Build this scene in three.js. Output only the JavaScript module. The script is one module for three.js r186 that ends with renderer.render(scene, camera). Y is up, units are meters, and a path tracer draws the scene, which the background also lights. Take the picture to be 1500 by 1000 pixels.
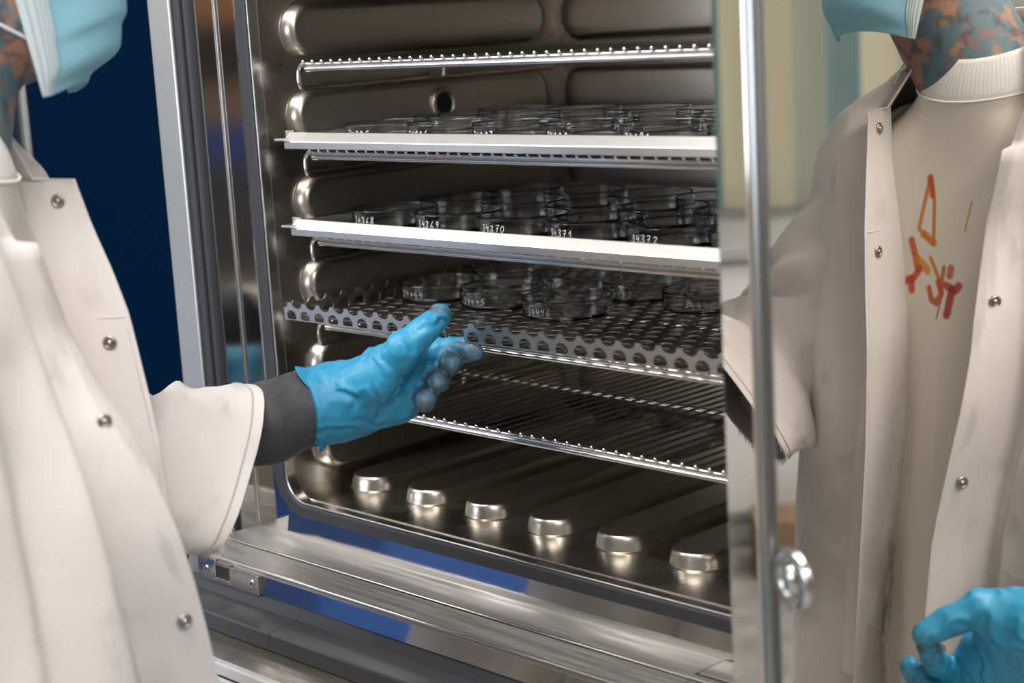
import * as THREE from 'three';
import { RoundedBoxGeometry } from 'three/addons/geometries/RoundedBoxGeometry.js';
import { RectAreaLightUniformsLib } from 'three/addons/lights/RectAreaLightUniformsLib.js';
import { mergeGeometries, mergeVertices, toCreasedNormals } from 'three/addons/utils/BufferGeometryUtils.js';
import { ImprovedNoise } from 'three/addons/math/ImprovedNoise.js';

// ---------------------------------------------------------------- camera, lights, exposure
const scene = new THREE.Scene();
scene.background = new THREE.Color(0x20242a);
const camera = new THREE.PerspectiveCamera(2 * Math.atan(500 / 2450) * 180 / Math.PI, 1.5, 0.05, 60);
{
  const right = new THREE.Vector3(0.70364, -0.05642, -0.70831);
  const up = new THREE.Vector3(-0.09382, 0.98074, -0.17133);
  const back = new THREE.Vector3(0.70433, 0.18701, 0.68479);
  camera.position.set(1.23, 1.55, 1.138);
  camera.quaternion.setFromRotationMatrix(new THREE.Matrix4().makeBasis(right, up, back));
}
camera.focus = 1.74;
camera.userData.fStop = 4.0;
const renderer = new THREE.WebGLRenderer({ antialias: true });
renderer.toneMapping = THREE.LinearToneMapping;
renderer.toneMappingExposure = 2.3;
renderer.shadowMap.enabled = true;
RectAreaLightUniformsLib.init();

const BACK_WINDOW = { w: 3.0, h: 1.4, x: -1.4, y: 1.75, z: 3.55, power: 0.65 };
const SIDE_WINDOW = { w: 1.7, h: 1.40, x: -3.52, y: 1.66, z: 0.95, power: 0.9 };
const CEILING_PANELS = [[0.1, 0.95], [-2.0, 1.5], [2.2, 1.5]];
const CEILING_POWER = 7;
function areaLight(color, intensity, w, h, pos, target) {
  const l = new THREE.RectAreaLight(color, intensity, w, h);
  l.position.set(...pos); l.lookAt(...target); l.castShadow = true; scene.add(l);
  return l;
}
areaLight(0xeaf2ff, BACK_WINDOW.power, BACK_WINDOW.w, BACK_WINDOW.h, [BACK_WINDOW.x, BACK_WINDOW.y, BACK_WINDOW.z - 0.03], [BACK_WINDOW.x, BACK_WINDOW.y, 0]);
areaLight(0xf4f3e8, SIDE_WINDOW.power, SIDE_WINDOW.w, SIDE_WINDOW.h, [SIDE_WINDOW.x - 0.115, SIDE_WINDOW.y, SIDE_WINDOW.z], [0, SIDE_WINDOW.y, SIDE_WINDOW.z]);
for (const [x, z] of CEILING_PANELS) areaLight(0xfffdfb, CEILING_POWER, 1.2, 0.6, [x, 2.865, z], [x, 0, z]);

// ---------------------------------------------------------------- helpers
let seed = 7;
function rnd() { seed = (seed * 1664525 + 1013904223) >>> 0; return seed / 4294967296; }
const V = (x, y, z) => new THREE.Vector3(x, y, z);
const noiseMaker = new ImprovedNoise();
const nz = (x, y, z = 0) => noiseMaker.noise(x, y, z);
const fbm = (x, y, z = 0, o = 4) => { let s = 0, a = 0.5; for (let i = 0; i < o; i++) { s += a * nz(x, y, z); x *= 2.03; y *= 2.03; z *= 2.03; a *= 0.5; } return s; };
const clamp = (x, a = 0, b = 1) => Math.min(b, Math.max(a, x));
const mix = (a, b, t) => a + (b - a) * t;
const sstep = (a, b, x) => { const t = clamp((x - a) / (b - a)); return t * t * (3 - 2 * t); };
const counts = {};
function numbered(n) { counts[n] = (counts[n] ?? -1) + 1; return counts[n] ? `${n}_${String(counts[n]).padStart(3, '0')}` : n; }
function obj(name, geo, mat, parent = scene) {
  const g = Array.isArray(geo) ? (geo.length > 1 ? mergeGeometries(geo.map(q => q.index ? q.toNonIndexed() : q)) : geo[0]) : geo;
  const m = new THREE.Mesh(g, mat); m.name = parent === scene ? numbered(name) : name;
  m.castShadow = m.receiveShadow = true; parent.add(m); return m;
}
function thing(name, label, category, pos = [0, 0, 0], turn = 0, group) {
  const o = new THREE.Group(); o.name = numbered(name); o.position.set(...pos); o.rotation.y = turn;
  o.userData = { label, category }; if (group) o.userData.group = group; scene.add(o); return o;
}
function tag(o, label, category, group) { o.userData.label = label; o.userData.category = category; if (group) o.userData.group = group; return o; }
function struct(name, geo, mat) { const m = obj(name, geo, mat); m.userData.kind = 'structure'; return m; }
function strip(g) { const q = g.index ? g.toNonIndexed() : g; return q; }
const bx = (x0, x1, y0, y1, z0, z1) => { const g = new THREE.BoxGeometry(x1 - x0, y1 - y0, z1 - z0); g.translate((x0 + x1) / 2, (y0 + y1) / 2, (z0 + z1) / 2); return strip(g); };
const rbx = (x0, x1, y0, y1, z0, z1, r = 0.003, s = 2) => { const g = new RoundedBoxGeometry(x1 - x0, y1 - y0, z1 - z0, s, r); g.translate((x0 + x1) / 2, (y0 + y1) / 2, (z0 + z1) / 2); return strip(g); };
function tube(pts, r, seg = 24, rad = 8, closed = false) { const c = new THREE.CatmullRomCurve3(pts, closed, 'centripetal'); return strip(new THREE.TubeGeometry(c, seg, r, rad, closed)); }
function rod(a, b, r, n = 8, r2 = r) {
  const d = b.clone().sub(a), g = new THREE.CylinderGeometry(r2, r, d.length(), n);
  g.applyQuaternion(new THREE.Quaternion().setFromUnitVectors(V(0, 1, 0), d.clone().normalize()));
  g.translate((a.x + b.x) / 2, (a.y + b.y) / 2, (a.z + b.z) / 2); return strip(g);
}
function roundRect(s, x0, y0, x1, y1, r) {
  s.moveTo(x0 + r, y0); s.lineTo(x1 - r, y0); s.absarc(x1 - r, y0 + r, r, -Math.PI / 2, 0, false);
  s.lineTo(x1, y1 - r); s.absarc(x1 - r, y1 - r, r, 0, Math.PI / 2, false);
  s.lineTo(x0 + r, y1); s.absarc(x0 + r, y1 - r, r, Math.PI / 2, Math.PI, false);
  s.lineTo(x0, y0 + r); s.absarc(x0 + r, y0 + r, r, Math.PI, Math.PI * 1.5, false); return s;
}
function profileX(pts, x0, x1) {                       // closed polygon in (z, y), swept along x
  const s = new THREE.Shape(pts.map(p => new THREE.Vector2(p[0], p[1])));
  const g = new THREE.ExtrudeGeometry(s, { depth: x1 - x0, bevelEnabled: false });
  // shape x -> world z, shape y -> world y, extrude -> world x
  g.applyMatrix4(new THREE.Matrix4().makeBasis(V(0, 0, 1), V(0, 1, 0), V(1, 0, 0)));
  flip(g); g.translate(x0, 0, 0); return strip(g);
}
function flip(g) {
  const i = g.index; if (i) { for (let k = 0; k < i.count; k += 3) { const a = i.getX(k); i.setX(k, i.getX(k + 1)); i.setX(k + 1, a); } }
  else for (const n in g.attributes) { const at = g.attributes[n], s = at.itemSize, A = at.array; for (let k = 0; k < at.count; k += 3) for (let c = 0; c < s; c++) { const t = A[k * s + c]; A[k * s + c] = A[(k + 1) * s + c]; A[(k + 1) * s + c] = t; } }
  g.computeVertexNormals(); return g;
}
// grid of points -> closed shell of a given thickness; uv in metres (or from uvf)
function gridShell(P, nu, nv, thick, { closedU = false, uvf = null, colf = null } = {}) {
  const W = closedU ? nu : nu - 1, pos = [], uv = [], idx = [], col = [];
  const at = (i, j) => P[j * nu + ((i % nu) + nu) % nu];
  const nrm = [];
  for (let j = 0; j < nv; j++) for (let i = 0; i < nu; i++) {
    const a = closedU ? at(i + 1, j) : at(Math.min(i + 1, nu - 1), j), b = closedU ? at(i - 1, j) : at(Math.max(i - 1, 0), j);
    const c = at(i, Math.min(j + 1, nv - 1)), d = at(i, Math.max(j - 1, 0));
    const n = a.clone().sub(b).cross(c.clone().sub(d)).normalize(); nrm.push(n);
  }
  const cols = W + 1;
  for (let side = 0; side < 2; side++) for (let j = 0; j < nv; j++) for (let i = 0; i < cols; i++) {
    const k = j * nu + (i % nu), p = P[k].clone().addScaledVector(nrm[k], side ? -thick : 0);
    pos.push(p.x, p.y, p.z);
    const t = uvf ? uvf(i / (cols - 1), j / (nv - 1), P[k]) : [i / (cols - 1), j / (nv - 1)]; uv.push(t[0], t[1]);
    if (colf) col.push(...colf(i / (cols - 1), j / (nv - 1), P[k]));
  }
  const S = cols * nv, id = (s, i, j) => s * S + j * cols + i;
  for (let j = 0; j < nv - 1; j++) for (let i = 0; i < W; i++) {
    idx.push(id(0, i, j), id(0, i + 1, j), id(0, i + 1, j + 1), id(0, i, j), id(0, i + 1, j + 1), id(0, i, j + 1));
    idx.push(id(1, i, j), id(1, i + 1, j + 1), id(1, i + 1, j), id(1, i, j), id(1, i, j + 1), id(1, i + 1, j + 1));
  }
  for (let i = 0; i < W; i++) for (const j of [0, nv - 1]) { const q = [id(0, i, j), id(1, i, j), id(1, i + 1, j), id(0, i + 1, j)]; if (j) q.reverse(); idx.push(q[0], q[1], q[2], q[0], q[2], q[3]); }
  if (!closedU) for (let j = 0; j < nv - 1; j++) for (const i of [0, W]) { const q = [id(0, i, j), id(0, i, j + 1), id(1, i, j + 1), id(1, i, j)]; if (i) q.reverse(); idx.push(q[0], q[1], q[2], q[0], q[2], q[3]); }
  const g = new THREE.BufferGeometry();
  g.setAttribute('position', new THREE.Float32BufferAttribute(pos, 3)); g.setAttribute('uv', new THREE.Float32BufferAttribute(uv, 2));
  if (colf) g.setAttribute('color', new THREE.Float32BufferAttribute(col, 3));
  g.setIndex(idx); g.computeVertexNormals(); return g;
}
// surface nets of a signed distance function
function surfaceNets(min, max, cell, sdf, colf) {
  const n = [0, 1, 2].map(k => Math.ceil((max[k] - min[k]) / cell) + 1), f = new Float32Array(n[0] * n[1] * n[2]);
  const I = (x, y, z) => x + n[0] * (y + n[1] * z);
  for (let z = 0; z < n[2]; z++) for (let y = 0; y < n[1]; y++) for (let x = 0; x < n[0]; x++) f[I(x, y, z)] = sdf(min[0] + x * cell, min[1] + y * cell, min[2] + z * cell);
  const vid = new Int32Array(f.length).fill(-1), pos = [], idx = [];
  for (let z = 0; z < n[2] - 1; z++) for (let y = 0; y < n[1] - 1; y++) for (let x = 0; x < n[0] - 1; x++) {
    let sx = 0, sy = 0, sz = 0, c = 0; const F = [];
    for (let k = 0; k < 8; k++) F.push(f[I(x + (k & 1), y + (k >> 1 & 1), z + (k >> 2))]);
    let neg = 0; for (const v of F) neg += v < 0; if (neg === 0 || neg === 8) continue;
    for (let a = 0; a < 8; a++) for (const bit of [1, 2, 4]) if (!(a & bit)) {
      const b = a | bit; if ((F[a] < 0) === (F[b] < 0)) continue; const t = F[a] / (F[a] - F[b]);
      sx += (a & 1) + (bit === 1 ? t : 0); sy += (a >> 1 & 1) + (bit === 2 ? t : 0); sz += (a >> 2) + (bit === 4 ? t : 0); c++;
    }
    vid[I(x, y, z)] = pos.length / 3; pos.push(min[0] + (x + sx / c) * cell, min[1] + (y + sy / c) * cell, min[2] + (z + sz / c) * cell);
  }
  const ax = [[1, 0, 0], [0, 1, 0], [0, 0, 1]];
  for (let z = 1; z < n[2] - 1; z++) for (let y = 1; y < n[1] - 1; y++) for (let x = 1; x < n[0] - 1; x++) for (let k = 0; k < 3; k++) {
    const a = f[I(x, y, z)], b = f[I(x + ax[k][0], y + ax[k][1], z + ax[k][2])]; if ((a < 0) === (b < 0)) continue;
    const u = ax[(k + 1) % 3], v = ax[(k + 2) % 3];
    const q = [[0, 0], [1, 0], [1, 1], [0, 1]].map(([i, j]) => vid[I(x - i * u[0] - j * v[0], y - i * u[1] - j * v[1], z - i * u[2] - j * v[2])]);
    if (q.some(w => w < 0)) continue; if (a >= 0) q.reverse();
    idx.push(q[0], q[1], q[2], q[0], q[2], q[3]);
  }
  const nor = new Float32Array(pos.length), e = cell * 0.5, col = colf ? new Float32Array(pos.length) : null;
  for (let i = 0; i < pos.length; i += 3) {
    const [x, y, z] = [pos[i], pos[i + 1], pos[i + 2]];
    const g = V(sdf(x + e, y, z) - sdf(x - e, y, z), sdf(x, y + e, z) - sdf(x, y - e, z), sdf(x, y, z + e) - sdf(x, y, z - e)).normalize();
    nor[i] = g.x; nor[i + 1] = g.y; nor[i + 2] = g.z;
    if (col) { const c = colf(x, y, z, g); col[i] = c[0]; col[i + 1] = c[1]; col[i + 2] = c[2]; }
  }
  const g = new THREE.BufferGeometry();
  g.setAttribute('position', new THREE.Float32BufferAttribute(pos, 3)); g.setAttribute('normal', new THREE.BufferAttribute(nor, 3));
  const uv = new Float32Array(pos.length / 3 * 2); for (let i = 0; i < pos.length / 3; i++) { uv[2 * i] = pos[3 * i] + pos[3 * i + 2]; uv[2 * i + 1] = pos[3 * i + 1]; }
  g.setAttribute('uv', new THREE.BufferAttribute(uv, 2));
  if (col) g.setAttribute('color', new THREE.BufferAttribute(col, 3));
  g.setIndex(idx); return g;
}
// distance to a tapered capsule
function capsule(a, b, ra, rb) {
  const d = b.clone().sub(a), L2 = d.lengthSq() || 1e-9;
  return (x, y, z) => { const px = x - a.x, py = y - a.y, pz = z - a.z, t = clamp((px * d.x + py * d.y + pz * d.z) / L2); return Math.hypot(px - t * d.x, py - t * d.y, pz - t * d.z) - mix(ra, rb, t); };
}
function ellipsoid(c, rx, ry, rz) { const m = Math.min(rx, ry, rz); return (x, y, z) => { const k = Math.hypot((x - c.x) / rx, (y - c.y) / ry, (z - c.z) / rz); return (k - 1) * m * (k < 1 ? 1 : 1); }; }
function smin(a, b, k) { const h = clamp(0.5 + 0.5 * (b - a) / k); return mix(b, a, h) - k * h * (1 - h); }
function blend(list, k) { return (x, y, z) => { let d = 9; for (const f of list) d = smin(d, f(x, y, z), k); return d; }; }
function chain(pts, rs) { const o = []; for (let i = 0; i + 1 < pts.length; i++) o.push(capsule(pts[i], pts[i + 1], rs[i], rs[i + 1])); return o; }

// ---------------------------------------------------------------- textures
function dataTex(n, fn, { rx = 1, ry = 1, srgb = false } = {}) {
  const d = new Uint8Array(n * n * 4);
  for (let y = 0; y < n; y++) for (let x = 0; x < n; x++) { const c = fn(x / n, y / n); const k = (y * n + x) * 4; for (let i = 0; i < 3; i++) d[k + i] = clamp(Math.round((Array.isArray(c) ? c[i] : c) * 255), 0, 255); d[k + 3] = 255; }
  const t = new THREE.DataTexture(d, n, n); t.wrapS = t.wrapT = THREE.RepeatWrapping; t.magFilter = THREE.LinearFilter; t.minFilter = THREE.LinearMipmapLinearFilter; t.generateMipmaps = true;
  t.repeat.set(rx, ry); if (srgb) t.colorSpace = THREE.SRGBColorSpace; t.needsUpdate = true; return t;
}
const tileN = (u, v, p, s = 0) => { // tileable value noise
  const a = u * p, b = v * p, i = Math.floor(a), j = Math.floor(b), fx = a - i, fy = b - j;
  const h = (x, y) => { let k = ((x % p + p) % p) * 374761393 + ((y % p + p) % p) * 668265263 + s * 974711; k = (k ^ (k >>> 13)) * 1274126177; return ((k ^ (k >>> 16)) >>> 0) / 4294967296; };
  const sx = fx * fx * (3 - 2 * fx), sy = fy * fy * (3 - 2 * fy);
  return mix(mix(h(i, j), h(i + 1, j), sx), mix(h(i, j + 1), h(i + 1, j + 1), sx), sy);
};
const tfbm = (u, v, p, s = 0, o = 4) => { let r = 0, a = 0.5, q = p; for (let i = 0; i < o; i++) { r += a * tileN(u, v, q, s + i); q *= 2; a *= 0.5; } return r / (1 - Math.pow(0.5, o)); };
const brushTex = dataTex(256, (u, v) => 0.5 + 0.5 * (tileN(u * 1, v * 1, 256, 3) * 0.35 + tileN(u / 1, v, 8, 9) * 0.1 + 0.3 * Math.abs(tileN(u * 0.0625 * 16 / 16, v, 128, 5)) - 0.35), { rx: 3, ry: 3 });
const smearTex = dataTex(256, (u, v) => 0.35 + 0.65 * tfbm(u, v, 5, 21, 5), { rx: 2, ry: 2 });
const weaveTex = dataTex(256, (u, v) => { const a = Math.sin(u * Math.PI * 2 * 64), b = Math.sin(v * Math.PI * 2 * 64); return 0.5 + 0.2 * (a * b) + 0.25 * (tfbm(u, v, 32, 4, 3) - 0.5); }, { rx: 11, ry: 11 });
const knitTex = dataTex(256, (u, v) => 0.5 + 0.3 * Math.sin(u * Math.PI * 2 * 48) + 0.2 * (tfbm(u, v, 40, 8, 2) - 0.5), { rx: 5, ry: 5 });

// ---------------------------------------------------------------- materials
const std = (o) => new THREE.MeshStandardMaterial(o), phy = (o) => new THREE.MeshPhysicalMaterial(o);
const lin = (r, g, b) => new THREE.Color().setRGB(r, g, b);
const M = {
  polished: std({ color: lin(0.62, 0.61, 0.60), metalness: 1, roughness: 0.07 }),
  satin: std({ color: lin(0.52, 0.50, 0.48), metalness: 1, roughness: 0.24, roughnessMap: smearTex }),
  bright: std({ color: lin(0.78, 0.77, 0.75), metalness: 1, roughness: 0.22 }),
  mirror: std({ color: lin(0.84, 0.795, 0.73), metalness: 1, roughness: 0.012 }),
  liner: std({ color: lin(0.56, 0.52, 0.465), metalness: 1, roughness: 0.40, roughnessMap: smearTex }),
  rib: std({ color: lin(0.56, 0.52, 0.465), metalness: 1, roughness: 0.3 }),
  wire: std({ color: lin(0.72, 0.70, 0.68), metalness: 1, roughness: 0.2 }),
  shadedTrayFloor: std({ color: lin(0.45, 0.43, 0.41), metalness: 1, roughness: 0.3 }),  // darker copy of the tray metal; floor shade put into the colour
  tray: std({ color: lin(0.74, 0.73, 0.71), metalness: 1, roughness: 0.3 }),
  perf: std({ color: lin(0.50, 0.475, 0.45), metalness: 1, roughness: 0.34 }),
  rubber: std({ color: lin(0.022, 0.022, 0.026), roughness: 0.55 }),
  rubberGrey: std({ color: lin(0.04, 0.041, 0.047), roughness: 0.5 }),
  white: std({ color: lin(0.78, 0.78, 0.77), roughness: 0.4 }),
  housing: std({ color: lin(0.62, 0.62, 0.61), roughness: 0.45, metalness: 0.2 }),
  black: std({ color: lin(0.012, 0.012, 0.013), roughness: 0.5 }),
  glass: phy({ color: 0xffffff, transmission: 1, roughness: 0.02, ior: 1.5, thickness: 0.002, attenuationColor: new THREE.Color(0xdfeee6), attenuationDistance: 0.2 }),
};
const PRINT_DX = -0.005;
// ---------------------------------------------------------------- room
const wallMat = std({ color: lin(0.36, 0.355, 0.34), roughness: 0.85 });
const ceilMat = std({ color: lin(0.78, 0.77, 0.75), roughness: 0.9 });
const floorTex = dataTex(256, (u, v) => { const n = 0.55 + 0.25 * tfbm(u, v, 24, 2, 4); return [n, n * 0.99, n * 0.96]; }, { rx: 4, ry: 4, srgb: true });
const floorMat = std({ color: lin(0.8, 0.8, 0.8), map: floorTex, roughness: 0.45 });
struct('floor', bx(-3.7, 3.0, -0.1, 0, -1.5, 3.7), floorMat);
struct('ceiling', bx(-3.7, 3.0, 2.9, 3.0, -1.5, 3.7), ceilMat);
struct('wall_back', bx(-3.7, 3.0, 0, 2.9, -1.5, -1.4), wallMat);
struct('wall_right', bx(2.9, 3.0, 0, 2.9, -1.4, 3.6), wallMat);
{
  const W = BACK_WINDOW, x0 = W.x - W.w / 2, x1 = W.x + W.w / 2, y0 = W.y - W.h / 2, y1 = W.y + W.h / 2;
  struct('wall_front', [bx(-3.7, x0, 0, 2.9, 3.6, 3.7), bx(x1, 3.0, 0, 2.9, 3.6, 3.7), bx(x0, x1, 0, y0, 3.6, 3.7), bx(x0, x1, y1, 2.9, 3.6, 3.7)], wallMat);
  const win = new THREE.Group(); win.name = 'window_1'; win.userData = { kind: 'structure', label: 'wide bright window in the wall facing the oven' }; scene.add(win);
  const glow = std({ color: 0x111111, emissive: 0xeaf2ff, emissiveIntensity: 2.2, roughness: 0.3 });
  for (let i = 0; i < 3; i++) obj('pane', bx(x0 + i * W.w / 3 + 0.03, x0 + (i + 1) * W.w / 3 - 0.03, y0 + 0.03, y1 - 0.03, 3.63, 3.645), glow, win);
  obj('window_frame', [bx(x0, x1, y0, y0 + 0.04, 3.6, 3.66), bx(x0, x1, y1 - 0.04, y1, 3.6, 3.66), ...[0, 1, 2, 3].map(i => bx(clamp(x0 + i * W.w / 3 - 0.03, x0, x1), clamp(x0 + i * W.w / 3 + 0.03, x0, x1), y0, y1, 3.6, 3.66))], M.white, win);
  const S = SIDE_WINDOW, z0 = S.z - S.w / 2, z1 = S.z + S.w / 2, v0 = S.y - S.h / 2, v1 = S.y + S.h / 2;
  struct('wall_left', [bx(-3.7, -3.6, 0, 2.9, -1.4, z0), bx(-3.7, -3.6, 0, 2.9, z1, 3.6), bx(-3.7, -3.6, 0, v0, z0, z1), bx(-3.7, -3.6, v1, 2.9, z0, z1)], wallMat);
  const w2 = new THREE.Group(); w2.name = 'window_2'; w2.userData = { kind: 'structure', label: 'side window behind vertical blind slats' }; scene.add(w2);
  const glow2 = std({ color: 0x111111, emissive: 0xe9efe2, emissiveIntensity: 0.3, roughness: 0.3 });
  for (let i = 0; i < 3; i++) obj('pane', bx(-3.66, -3.65, v0 + 0.03, v1 - 0.03, z0 + i * S.w / 3 + 0.025, z0 + (i + 1) * S.w / 3 - 0.025), glow2, w2);
  obj('window_frame', [bx(-3.66, -3.6, v0, v0 + 0.04, z0, z1), bx(-3.66, -3.6, v1 - 0.04, v1, z0, z1), ...[0, 1, 2, 3].map(i => bx(-3.66, -3.6, v0, v1, clamp(z0 + i * S.w / 3 - 0.03, z0, z1), clamp(z0 + i * S.w / 3 + 0.03, z0, z1)))], M.white, w2);
  // vertical blind in front of the side window
  const bl = thing('vertical_blind', 'vertical blind of cream and teal slats at the side window', 'blind', [-3.56, v0 - 0.02, S.z]);
  const slatMats = [phy({ color: lin(0.60, 0.57, 0.45), roughness: 0.9, transmission: 0.35, thickness: 0 }), phy({ color: lin(0.20, 0.30, 0.31), roughness: 0.9, transmission: 0.35, thickness: 0 }), phy({ color: lin(0.40, 0.42, 0.36), roughness: 0.9, transmission: 0.35, thickness: 0 })];
  const sg = rbx(-0.003, 0.003, 0, S.h - 0.03, -0.057, 0.057, 0.002, 1);
  for (let i = 0; i < 16; i++) { const m = obj('slat', sg, slatMats[[0, 2, 0, 1, 0, 0, 2, 1, 0, 2, 0, 1, 2, 0, 0, 2][i]], bl); m.position.set(0, 0, -0.8 + i * 0.107); m.rotation.y = 0.3; }
  obj('head_rail', bx(-0.03, 0.03, S.h - 0.03, S.h + 0.02, -0.86, 0.86), M.white, bl);
}
for (const [x, z] of CEILING_PANELS) {
  const t = thing('ceiling_light', 'flat rectangular ceiling light panel with white frame', 'ceiling light', [x, 2.87, z], 0, 'ceiling light panels');
  obj('diffuser', bx(-0.58, 0.58, 0.004, 0.02, -0.28, 0.28), std({ color: 0x222222, emissive: 0xfff2e2, emissiveIntensity: 2.5 }), t);
  obj('frame', [bx(-0.62, 0.62, 0, 0.03, -0.32, -0.28), bx(-0.62, 0.62, 0, 0.03, 0.28, 0.32), bx(-0.62, -0.58, 0, 0.03, -0.28, 0.28), bx(0.58, 0.62, 0, 0.03, -0.28, 0.28)], M.white, t);
}

// ---------------------------------------------------------------- drying oven
const CX0 = -0.322, CX1 = 0.395, CY0 = 1.017, CY1 = 1.69, CZ = -0.483;  // chamber top is unseen, set low to hold ceiling light off the trays
const X2 = (s, v) => s > 0 ? v + 0.073 : -v;
const oven = thing('drying_oven', 'open stainless steel drying oven with ribbed chamber and polished front frame', 'oven');
obj('housing', [bx(-0.482, -0.47, 0.3, 2.05, -0.62, 0.02), bx(0.543, 0.555, 0.3, 2.05, -0.62, 0.02), bx(-0.47, 0.543, 0.3, 2.05, -0.62, -0.6), bx(-0.47, 0.543, 2.03, 2.05, -0.6, 0.02), bx(-0.47, 0.543, 0.3, 0.32, -0.6, 0.02)], M.housing, oven);
obj('lower_panel', [rbx(-0.482, 0.555, 0.3, 0.887, 0.02, 0.207, 0.002)], M.white, oven);
for (const [x, z] of [[-0.42, -0.55], [0.49, -0.55], [-0.42, 0.12], [0.49, 0.12]]) obj('leg', [rod(V(x, 0.02, z), V(x, 0.3, z), 0.03, 16), rod(V(x, 0, z), V(x, 0.02, z), 0.04, 16)], M.satin, oven);
// front frame round the opening
{
  const s = new THREE.Shape(); roundRect(s, -0.398, 0.9690, 0.471, 1.885, 0.002);
  const h = new THREE.Path(); roundRect(h, CX0 - 0.012, CY0 - 0.012, CX1 + 0.012, CY1 + 0.012, 0.04); s.holes.push(h);
  const g = new THREE.ExtrudeGeometry(s, { depth: 0.01, bevelEnabled: false, curveSegments: 10 }); g.translate(0, 0, -0.01);
  obj('front_frame', strip(g), M.polished, oven);
  for (const sg of [-1, 1]) {
    const a = Math.min(X2(sg, 0.398), X2(sg, 0.404)), b = Math.max(X2(sg, 0.398), X2(sg, 0.404));
    obj('frame_reveal', [bx(a, b, 0.90, 1.89, -0.01, 0.026)], M.polished, oven);
    const c = Math.min(X2(sg, 0.404), X2(sg, 0.436)), d = Math.max(X2(sg, 0.404), X2(sg, 0.436));
    obj('door_seal', [rbx(c, d, 0.905, 1.93, 0.012, 0.034, 0.009, 3), rbx(c + 0.009, d - 0.009, 0.905, 1.93, 0.03, 0.039, 0.004, 2)], M.rubber, oven);
    const e = Math.min(X2(sg, 0.436), X2(sg, 0.482)), f = Math.max(X2(sg, 0.436), X2(sg, 0.482));
    obj('frame_trim', [rbx(e, f, 0.884, 2.05, 0.015, 0.036, 0.003, 2)], std({ color: lin(0.66, 0.66, 0.665), metalness: 1, roughness: 0.36 }), oven);
    obj('frame_corner', rod(V(X2(sg, 0.3965), 0.972, 0.0012), V(X2(sg, 0.3965), 1.885, 0.0012), 0.0014, 8), M.bright, oven);
  }
  obj('frame_reveal', bx(-0.404, 0.477, 1.885, 1.891, -0.01, 0.026), M.polished, oven);
  obj('door_seal', rbx(-0.404, 0.477, 1.893, 1.93, 0.012, 0.034, 0.009, 3), M.rubber, oven);
  obj('frame_trim', rbx(-0.436, 0.509, 1.932, 2.05, 0.015, 0.036, 0.003, 2), M.polished, oven);
  // chamber gasket: rounded rubber band round the opening, with a bright liner edge inside it
  const q = new THREE.Shape(); roundRect(q, CX0 - 0.024, CY0 - 0.02, CX1 + 0.024, CY1 + 0.02, 0.05);
  const qh = new THREE.Path(); roundRect(qh, CX0 - 0.003, CY0 - 0.004, CX1 + 0.003, CY1 + 0.004, 0.034); q.holes.push(qh);
  const qg = new THREE.ExtrudeGeometry(q, { depth: 0.006, bevelEnabled: true, bevelThickness: 0.004, bevelSize: 0.003, bevelOffset: -0.003, bevelSegments: 3, curveSegments: 12 }); qg.translate(0, 0, 0.001);
  obj('chamber_gasket', strip(qg), M.rubber, oven);
  const l = new THREE.Shape(); roundRect(l, CX0 - 0.003, CY0 - 0.004, CX1 + 0.003, CY1 + 0.004, 0.034);
  const lh = new THREE.Path(); roundRect(lh, CX0 - 0.0006, CY0 - 0.0012, CX1 + 0.0006, CY1 + 0.0012, 0.032); l.holes.push(lh);
  const lg = new THREE.ExtrudeGeometry(l, { depth: 0.012, bevelEnabled: true, bevelThickness: 0.0015, bevelSize: 0.001, bevelOffset: -0.001, bevelSegments: 2, curveSegments: 12 }); lg.translate(0, 0, -0.004);
  const le = obj('liner_edge', strip(lg), M.bright, oven); le.userData.label = 'thin bright metal edge round the chamber mouth';
}
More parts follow.
